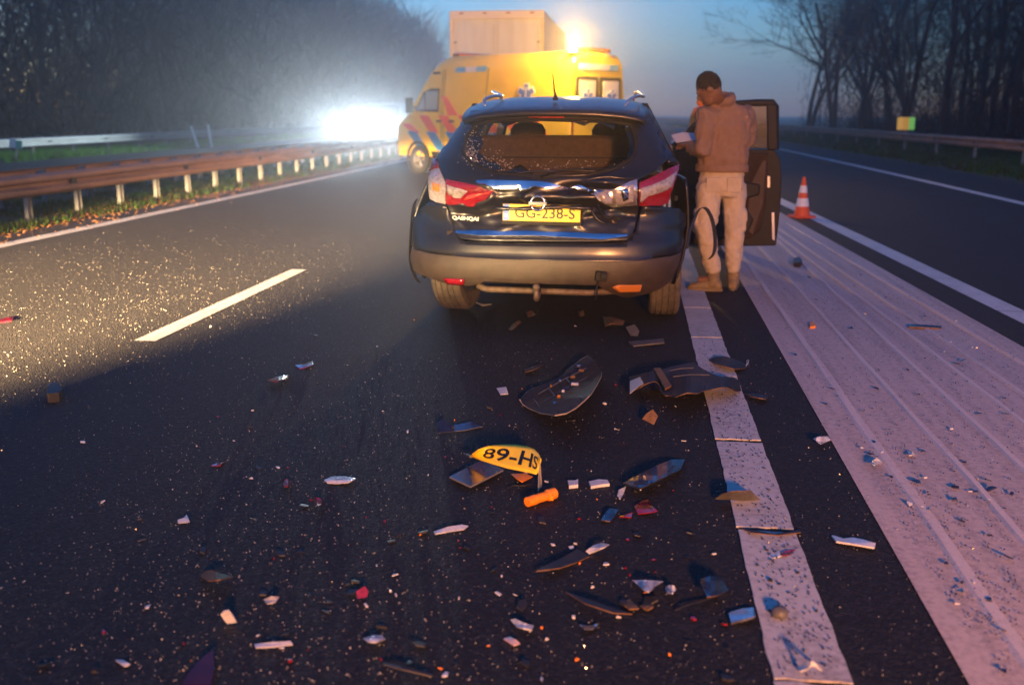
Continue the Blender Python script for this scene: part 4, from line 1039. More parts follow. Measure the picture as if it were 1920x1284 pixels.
# ------------------------------------------------------------------ grass and fallen leaves
def grass(name, x0, x1, y0, y1, n, hgt, m, label, zf, seed, wid=.010, dens=1.0):
    rnd = random.Random(seed); V = []; F = []
    for _ in range(n):
        Y = y0 + (y1 - y0) * rnd.random() ** 2.0
        X = rnd.uniform(x0, x1)
        if noise.noise(Vector((X * .9, Y * .9, seed))) < -.25: continue
        z = zf((X - x0) / (x1 - x0)) - .01; X += bend(Y)
        h = hgt * rnd.uniform(.4, 1.2); a = rnd.uniform(0, 6.28); w_ = wid * (1 + Y * .035); l = rnd.uniform(.1, .7) * h
        b = rnd.uniform(0, 6.28)
        i = len(V)
        V += [(X - math.cos(a) * w_, Y - math.sin(a) * w_, z), (X + math.cos(a) * w_, Y + math.sin(a) * w_, z), (X + math.cos(b) * l, Y + math.sin(b) * l, z + h)]
        F.append((i, i + 1, i + 2))
    o = link(name, mesh(name, V, F), m); tag(o, label, 'grass', kind='stuff'); return o
M_GRASS = mat('grass', (.045, .10, .022), .8, var=.5, scale=.8, col2=(.055, .060, .022))
def grassmat(nm, c0, c1):
    m = bpy.data.materials.new(nm); m.use_nodes = True; nt = m.node_tree; nt.nodes.clear(); N = nt.nodes.new; L = nt.links.new
    o = N('ShaderNodeOutputMaterial'); mx = N('ShaderNodeMixShader'); mx.inputs[0].default_value = .5
    d = N('ShaderNodeBsdfDiffuse'); t = N('ShaderNodeBsdfTranslucent'); tc = N('ShaderNodeTexCoord'); n = N('ShaderNodeTexNoise'); n.inputs['Scale'].default_value = 1.1
    cr = N('ShaderNodeValToRGB'); cr.color_ramp.elements[0].position = .35; cr.color_ramp.elements[1].position = .65
    cr.color_ramp.elements[0].color = (*c0, 1); cr.color_ramp.elements[1].color = (*c1, 1)
    L(tc.outputs['Object'], n.inputs['Vector']); L(n.outputs['Fac'], cr.inputs['Fac']); L(cr.outputs[0], d.inputs[0]); L(cr.outputs[0], t.inputs[0])
    L(d.outputs[0], mx.inputs[1]); L(t.outputs[0], mx.inputs[2]); L(mx.outputs[0], o.inputs[0]); return m
M_GRASS = grassmat('grass_blades', (.055, .055, .02), (.05, .12, .025))
M_GRASS_LIT = grassmat('headlit_blades', (.08, .17, .03), (.10, .24, .045))  # same grass, raised in colour to carry the oncoming headlamps' light
grass('median_grass', -11.1, -7.95, 6, 110, 42000, .12, M_GRASS, 'short rough grass growing under the median guardrails', lambda t: -.03 - .07 * math.sin(math.pi * t), 1)
grass('verge_grass', -23, -19.0, 18, 130, 40000, .20, M_GRASS_LIT, 'grass coloured headlamp-bright below the far left guardrail', lambda t: .0, 2, .014)
grass('verge_grass', 8.5, 14.5, 14, 130, 26000, .18, M_GRASS, 'dark grass below the guardrail by the bare trees', lambda t: .02, 3, .014)
def leaves(name, n, label, seed, x0, x1, y0, y1, m):
    rnd = random.Random(seed); V = []; F = []
    for _ in range(n):
        Y = y0 + (y1 - y0) * rnd.random() ** 1.6; X = rnd.gauss((x0 + x1) / 2, (x1 - x0) / 4) + bend(Y)
        s_ = rnd.uniform(.012, .035); a = rnd.uniform(0, 6.28); i = len(V); z = (.012 if X > -7.7 + bend(Y) else -.02)
        c, s2 = math.cos(a) * s_, math.sin(a) * s_
        V += [(X - c, Y - s2, z), (X + s2 * .5, Y - c * .5, z + rnd.uniform(0, .02)), (X + c, Y + s2, z + rnd.uniform(0, .025)), (X - s2 * .5, Y + c * .5, z + rnd.uniform(0, .02))]
        F.append((i, i + 1, i + 2, i + 3))
    tag(link(name, mesh(name, V, F), m), label, 'leaves', kind='stuff')
leaves('fallen_leaves', 5200, 'brown fallen leaves strewn along the edge of the median', 5, -8.9, -7.3, 7, 40, mat('dead_leaf', (.17, .075, .025), .8, var=.5, scale=6))

# ------------------------------------------------------------------ bare trees
M_BARK = mat('bark', (.030, .024, .018), .95, var=.4, scale=5, bump=.4, bscale=20)
M_TWIG = mat('twig', (.013, .011, .009), .95)
def make_tree(seed, H, spread, lean=0.0):
    rnd = random.Random(seed); T = MB(); C = MB()
    def branch(p, d, L_, r_, lev, tgt):
        pts = [p]; rad = [r_]; n = 4 if lev < 2 else 3
        for i in range(n):
            d = (d + Vector((rnd.gauss(0, .13), rnd.gauss(0, .13), rnd.gauss(.05, .08)))).normalized()
            p = p + d * (L_ / n); pts.append(p); rad.append(r_ * (1 - .62 * (i + 1) / n))
        (T if lev < 2 else C).tube(pts, rad, 6 if lev < 2 else 3, cap=False)
        if lev >= 5: return
        k = (5, 5, 4, 4, 3)[lev] + rnd.choice((0, 1))
        for q in range(k):
            t = rnd.uniform(.35, 1.0) if lev > 0 else rnd.uniform(.22, 1.0)
            i = min(n - 1, int(t * n)); f = t * n - i
            bp = pts[i].lerp(pts[i + 1], f); br = (rad[i] * (1 - f) + rad[i + 1] * f) * rnd.uniform(.45, .7)
            ax = Vector((rnd.gauss(0, 1), rnd.gauss(0, 1), rnd.gauss(0, .35))).normalized()
            nd = (d * rnd.uniform(.6, 1.0) + ax * spread * rnd.uniform(.6, 1.2)).normalized()
            branch(bp, nd, L_ * rnd.uniform(.45, .68), max(.006, br), lev + 1, tgt)
    branch(Vector((0, 0, -.2)), Vector((lean, 0, 1)).normalized(), H * .55, H * .0115, 0, None)
    tm = mesh('trunk', T.v, T.f); cm = mesh('crown', C.v, C.f)
    for p in tm.polygons: p.use_smooth = True
    return tm, cm
VAR = [make_tree(11, 15, .75), make_tree(12, 17, .62, .08), make_tree(13, 13, .85, -.1), make_tree(15, 18, .6), make_tree(19, 14, .7, .12)]
def tree(x, y, v, s_, rz, label, group):
    e = empty('bare_tree', (x, y, 0), rz, label, 'tree', group); e.scale = (s_, s_, s_ * random.Random(int(x * 31 + y)).uniform(.92, 1.12))
    link('trunk', VAR[v][0], M_BARK, e); link('crown', VAR[v][1], M_TWIG, e)
rt = random.Random(21)
# the tree that leans its branches out over the road, then the rest of the row
tree(14.6 + bend(80), 78, 2, 1.2, R(200), 'leafless tree reaching its branches out over the road at the end of the row', None)
for i in range(30):
    Y = 34 + 52 * ((i * .381966) % 1.0); X = rt.uniform(13.2, 27) + .0
    if Y < 46 and X < 15: X += 3
    tree(X + bend(Y), Y, rt.randrange(5), rt.uniform(.8, 1.2), rt.uniform(0, 6.28), 'leafless tree in the dark wood behind the guardrail beyond the exit lane', 'bare trees of the wood beyond the exit lane')
for i in range(44):
    Y = 30 + 150 * ((i * .618034) % 1.0) ** 1.2; X = -rt.uniform(24.5, 40)
    tree(X + bend(Y), Y, rt.randrange(5), rt.uniform(.85, 1.15), rt.uniform(0, 6.28), 'leafless tree in the dark wood beyond the opposite carriageway', 'bare trees of the wood beyond the opposite carriageway')
for i, (X, Y, v, sc_) in enumerate([(14.4, 70, 0, 1.1), (15.8, 76, 3, 1.0), (14.2, 63, 1, .95), (17.5, 72, 4, 1.1), (16.4, 60, 2, 1.15), (18.5, 80, 0, 1.0), (15.2, 82, 1, 1.05)]):
    tree(X + bend(Y), Y, v, sc_, i * 1.7, 'leafless tree in the dark wood behind the guardrail beyond the exit lane', 'bare trees of the wood beyond the exit lane')
def thicket(name, label, n, fn, seed):
    rnd = random.Random(seed); V = []; F = []
    for _ in range(n):
        x, y, z, L_, w_ = fn(rnd)
        d = Vector((rnd.gauss(0, .45), rnd.gauss(0, .45), rnd.gauss(.55, .45))).normalized() * L_
        a = Vector((rnd.gauss(0, 1), rnd.gauss(0, 1), rnd.gauss(0, .5))).normalized() * w_
        i = len(V); c = Vector((x + bend(y), y, z))
        V += [c - a, c + a, c + d]; F.append((i, i + 1, i + 2))
    tag(link(name, mesh(name, V, F), M_TWIG), label, 'thicket', kind='stuff')
def left_wood(r_):
    y = 14 + 200 * r_.random() ** 1.5; x = -25.5 - 26 * r_.random(); z = 15.0 * r_.random() ** 1.5
    return x, y, z, r_.uniform(.5, 2.4) * (1 + y / 120), r_.uniform(.012, .06) * (1 + y / 70)
def right_wood(r_):
    y = 26 + 62 * r_.random(); x = 15.5 + 26 * r_.random(); z = 16.0 * r_.random() ** 1.7
    return x, y, z, r_.uniform(.4, 1.9), r_.uniform(.008, .04)
thicket('left_thicket', 'dark mass of twigs and undergrowth filling the wood beyond the opposite carriageway', 90000, left_wood, 31)
thicket('right_thicket', 'dark mass of twigs and undergrowth filling the wood beyond the exit lane', 95000, right_wood, 32)

# ------------------------------------------------------------------ wreckage on the road
M_DPL = mat('wreck_black_plastic', (.018, .018, .020), .5, var=.35, scale=25, bump=.15, bscale=150)
M_DBLUE = mat('wreck_blue_paint', (.012, .016, .045), .25, coat=.9, var=.3, scale=18)
M_DBRN = mat('wreck_raw_edge', (.16, .085, .035), .7, var=.4, scale=40)
M_DGRY = mat('wreck_grey_plastic', (.10, .095, .09), .5, var=.3, scale=30)
M_DWHT = mat('wreck_white_plastic', (.60, .59, .60), .3, coat=.5, var=.18, scale=35)
M_DCLR = mat('wreck_clear_lens', (.60, .60, .64), .12, coat=1.0, var=.25, scale=50, bump=.3, bscale=90)
M_DRED = mat('wreck_red_lens', (.22, .008, .018), .14, coat=1.0, var=.35, scale=60)
M_DORG = mat('wreck_orange', (.90, .26, .01), .45, var=.2, scale=40)
M_DSLV = mat('wreck_silver', (.55, .56, .60), .2, metal=.9, var=.2, scale=40)
def piece(name, poly, m, label, cat='debris', group=None, thick=.004, zf=None, step=9, bow=.008, tilt=(0, 0), lift=.0, parent=None, rim=None, rnd=None, jag=0.0):
    """flat or bowed scrap: outline in photo pixels laid on the road, heights from bow, tilt and lift"""
    if jag and rnd:
        q = []
        for i, (x, y) in enumerate(poly):
            x2, y2 = poly[(i + 1) % len(poly)]
            q.append((x, y)); q.append(((x + x2) / 2 + rnd.gauss(0, jag), (y + y2) / 2 + rnd.gauss(0, jag * .6)))
        poly = q
    x0 = min(p[0] for p in poly); x1 = max(p[0] for p in poly); y0 = min(p[1] for p in poly); y1 = max(p[1] for p in poly)
    bm = gridpoly(poly, step)
    ph = (x0 * .37 + y0 * .11) % 6.28
    pts = []
    for v in bm.verts:
        u = (v.co.x - x0) / max(1, x1 - x0); t = (v.co.y - y0) / max(1, y1 - y0)
        z = zf(u, t) if zf else .55 * bow * (1 - (2 * u - 1) ** 2) + tilt[0] * u + tilt[1] * t + .3 * bow * math.sin(5 * u + ph) + .2 * bow * math.sin(4 * t + 2 * ph)
        pts.append((v, z))
    zm = min(z for _, z in pts)
    for v, z in pts: v.co = gnd(v.co.x, v.co.y, z - zm + thick + .001 + lift)
    c = Vector((0, 0, 0))
    for v in bm.verts: c += v.co
    c /= len(bm.verts); c.z = 0
    if parent: c = parent.location.copy()
    for v in bm.verts: v.co -= c
    bmesh.ops.recalc_face_normals(bm, faces=bm.faces)
    if sum(f.normal.z for f in bm.faces) < 0: bmesh.ops.reverse_faces(bm, faces=bm.faces)
    me = bpy.data.meshes.new(name); bm.to_mesh(me); bm.free()
    o = link(name, me, m, parent, smooth=False, solid=thick, soff=-1)
    if rim:
        me.materials.append(rim); o.modifiers['solid'].material_offset_rim = 1
    if not parent: o.location = c; tag(o, label, cat, group)
    return o
# long curled bumper piece with clips
shell_poly = [(975, 748), (988, 735), (1000, 727), (1022, 719), (1040, 712), (1055, 702), (1068, 690), (1080, 681), (1092, 672), (1104, 666), (1112, 673), (1120, 683), (1128, 697), (1127, 706), (1118, 722), (1108, 738), (1096, 750), (1080, 764), (1062, 774), (1040, 778), (1012, 773), (992, 765), (980, 757)]
sh = piece('bumper_piece', shell_poly, M_DPL, 'long curled black bumper piece with bright clips lying behind the car', thick=.006, step=8,
           zf=lambda u, t: .085 * min(1.3, ((153 * u - 75) * .474 + (113 * t - 57) * .88) / 33) ** 2 + .02 * abs(2 * u - 1) ** 2, rim=mat('pale_edge', (.30, .24, .18), .6))
for (x, y), m in zip([(1085, 686), (1090, 694), (1074, 706), (1050, 714), (1033, 723), (1056, 733), (1076, 738), (1048, 743), (1070, 747), (1062, 728), (1078, 720), (1044, 756)], [M_DSLV, M_DBRN, M_DBRN, M_DSLV, M_DBRN, M_DWHT, M_DORG, M_DORG, M_DSLV, M_DBLUE, M_DWHT, M_DSLV]):
    P = gnd(x, y, .05) - sh.location
    c_ = MB().box((0, 0, 0), (random.uniform(.012, .04), .014, .012)).build('clip', m, sh, bevel=.002); c_.location = P; c_.rotation_euler = (R(20), 0, R(random.uniform(-20, 40)))
# torn panel across the edge line
tp_ = piece('torn_panel', [(1180, 706), (1205, 700), (1228, 694), (1255, 688), (1280, 683), (1302, 679), (1316, 690), (1335, 700), (1360, 706), (1384, 712), (1390, 733), (1374, 731), (1352, 726), (1330, 731), (1310, 737), (1288, 736), (1266, 744), (1247, 741), (1238, 728), (1230, 715), (1214, 718), (1200, 726), (1181, 737)], M_DPL, 'large torn black plastic panel lying across the worn edge line', thick=.005, step=9,
            rnd=random.Random(4), jag=2.2, zf=lambda u, t: .055 * math.sin(math.pi * u * 1.1) + .05 * t * math.sin(u * 9) ** 2 + .02 * math.sin(7 * u + 4 * t), rim=M_DBRN)
piece('raw_strip', [(1226, 690), (1238, 689), (1259, 722), (1247, 728)], M_DBRN, None, thick=.012, lift=.075, bow=.0, tilt=(.0, -.01), parent=tp_)
piece('pale_flap', [(1181, 714), (1204, 705), (1222, 704), (1222, 712), (1200, 722), (1181, 737)], mat('pale_flap', (.45, .45, .38), .6), None, thick=.003, lift=.06, bow=.01, parent=tp_)
piece('trim_scrap', [(1328, 674), (1342, 668), (1362, 668), (1385, 676), (1406, 684), (1398, 690), (1380, 692), (1350, 684)], M_DPL, 'crumpled black trim scrap lying on the far end of a worn edge line slab', bow=.04, thick=.004, rim=M_DBRN)
piece('trim_scrap', [(1390, 735), (1420, 737), (1441, 742), (1436, 748), (1408, 743)], M_DPL, 'thin dark trim scrap just past the torn panel on the edge line', bow=.02, rim=M_DBRN)
piece('blade_scrap', [(1341, 934), (1352, 926), (1372, 920), (1408, 919), (1416, 927), (1425, 936), (1400, 938), (1368, 935)], M_DGRY, 'grey blade-shaped scrap standing up on the worn edge line', thick=.004, zf=lambda u, t: .075 * (1 - t) * (math.sin(math.pi * min(1, .12 + u * .85)) ** .4), rim=M_DBRN, step=6)
piece('flat_panel', [(1168, 905), (1200, 888), (1236, 870), (1262, 861), (1284, 861), (1276, 880), (1240, 897), (1200, 915)], M_DBLUE, 'dark blue painted panel lying flat to the side of the loose number plate', thick=.006, bow=.03, rim=M_DPL)
piece('angled_scrap', [(818, 792), (832, 785), (842, 796), (860, 795), (884, 790), (905, 799), (872, 806), (822, 811)], M_DBLUE, 'angled blue and grey scrap behind the loose number plate', thick=.004, zf=lambda u, t: .05 * (1 - t) * (1 if u < .35 else .35), rim=M_DGRY, step=6)
pl_b = piece('panel_piece', [(843, 893), (874, 877), (904, 862), (925, 871), (944, 880), (912, 896), (882, 911)], M_DBLUE, 'flat blue painted panel piece under the loose yellow number plate', thick=.008, lift=.012, bow=.004, rim=mat('panel_rim', (.16, .15, .15), .5))
# the loose bent number plate
TOPP = [(886, 852), (897, 843), (915, 836), (940, 833), (965, 833), (988, 836), (1002, 842), (1010, 851), (1014, 861)]
BOTP = [(880, 858), (888, 858), (905, 864), (925, 870), (950, 877), (975, 882), (994, 886), (1005, 889), (1010, 886)]
lp = empty('loose_number_plate', gnd(950, 885), 0, 'bent yellow number plate lying loose on the asphalt behind the car', 'number plate')
lp.location.z = 0
def plate_pt(u, v, off=0.0):
    k = u * (len(TOPP) - 1); i = min(len(TOPP) - 2, int(k)); f = k - i
    a = Vector(TOPP[i]).lerp(Vector(TOPP[i + 1]), f); b = Vector(BOTP[i]).lerp(Vector(BOTP[i + 1]), f)
    p = b.lerp(a, v)
    z = .045 + .055 * v + .012 * math.sin(math.pi * u) + .02 * u + off
    return gnd(p.x, p.y, z) - lp.location
rows = [[plate_pt(u / 24, v / 6) for u in range(25)] for v in range(7)]
n = 25
me = mesh('plate_sheet', [p for r_ in rows for p in r_], [(i * n + k, i * n + k + 1, (i + 1) * n + k + 1, (i + 1) * n + k) for i in range(6) for k in range(24)])
link('plate_sheet', me, M_PLATEY, lp, smooth=True, solid=.0025, soff=-1)
def on_plate(txt, size, u0, v0, su, sv, off, name='lettering'):
    tm = textmesh(txt, 1.0, 0.0, .012)
    bm = bmesh.new(); bm.from_mesh(tm)
    bmesh.ops.triangulate(bm, faces=bm.faces)
    bmesh.ops.subdivide_edges(bm, edges=bm.edges, cuts=2, use_grid_fill=True)
    for v in bm.verts: v.co = plate_pt(min(.985, max(0, u0 + v.co.x * su)), min(1, max(0, v0 + v.co.y * sv)), .0022)
    bm.to_mesh(tm); bm.free(); tm.materials.clear(); tm.materials.append(M_INK)
    return link(name, tm, None, lp)
on_plate('89-HS', 1, .555, .48, .265, .82, .002)
lg = MB(); q0 = plate_pt(.985, .12); q1 = plate_pt(1.0, .75); f0 = gnd(1009, 921, .002) - lp.location; f1 = gnd(1016, 912, .002) - lp.location
lg.add([q0, q1, f1, f0], [(0, 1, 2, 3)]); lg.build('folded_end', mat('plate_back', (.50, .42, .32), .4, metal=.5), lp, solid=.002, fix=False)
tl_ = MB(); tl_.tube([plate_pt(0, .4), gnd(876, 853, .05) - lp.location, gnd(870, 850, .04) - lp.location], [.006, .005, .003], 6); tl_.build('torn_tail', M_DGRY, lp)
piece('amber_scrap', [(958, 888), (985, 887), (999, 893), (980, 903), (968, 897)], M_DORG, 'thin orange scrap tucked beneath the loose number plate', bow=.012, thick=.003)
# orange tube
a, b = gnd(988, 941, .021), gnd(1040, 924, .021)
ot = MB(); dv = (b - a).normalized()
ot.tube([a, a + (b - a) * .30, a + (b - a) * .31, a + (b - a) * .72, a + (b - a) * .74, b], [.019, .020, .018, .018, .023, .022], 14)
oto = ot.build('orange_tube', M_DORG, None, bevel=.002); tag(oto, 'bright orange plastic tube lying at the foot of the loose number plate', 'debris')
nubp = a + (b - a) * .78
MB().box(nubp + Vector((.012, -.014, -.004)), (.018, .022, .02)).build('nub', M_DORG, oto, bevel=.003)
# ribs moulded into the torn panel and the curled piece
for (x0, y0), (x1, y1), z0, par in [((1252, 696), (1300, 690), .075, tp_), ((1262, 706), (1330, 703), .08, tp_), ((1275, 718), (1350, 716), .07, tp_), ((1010, 738), (1100, 690), .022, sh), ((1020, 752), (1108, 704), .020, sh), ((1000, 748), (1012, 764), .035, sh), ((1028, 728), (1046, 750), .028, sh), ((1060, 708), (1078, 732), .028, sh)]:
    A_, B_ = gnd(x0, y0, z0) - par.location, gnd(x1, y1, z0) - par.location
    MB().tube([A_, (A_ + B_) / 2 + Vector((0, 0, .006)), B_], .0035, 4).build('rib', M_DGRY, par)
# loose wires
for i, (pts, lb) in enumerate([([(1395, 690), (1403, 682), (1398, 676), (1406, 672), (1400, 688)], 'thin pale looped wire beside the crumpled trim scrap on the edge line'), ([(1200, 738), (1212, 746), (1206, 754), (1222, 750)], 'thin dark wire curling out from under the torn panel'), ([(1000, 905), (985, 912), (965, 908), (950, 916)], 'thin dark wire lying under the loose number plate'), ([(1262, 1146), (1290, 1132), (1322, 1126), (1352, 1112)], 'thin dark wire running past the blue curved scrap')]):
    c0 = gnd(*pts[0]); c0.z = 0
    wv = MB().tube([gnd(x, y, .006 + .012 * (k % 2)) - c0 for k, (x, y) in enumerate(pts)], .003, 6).build('loose_wire', M_DWHT if i == 0 else M_DPL, None, smooth=True, sub=1)
    wv.location = c0; tag(wv, lb, 'wire')
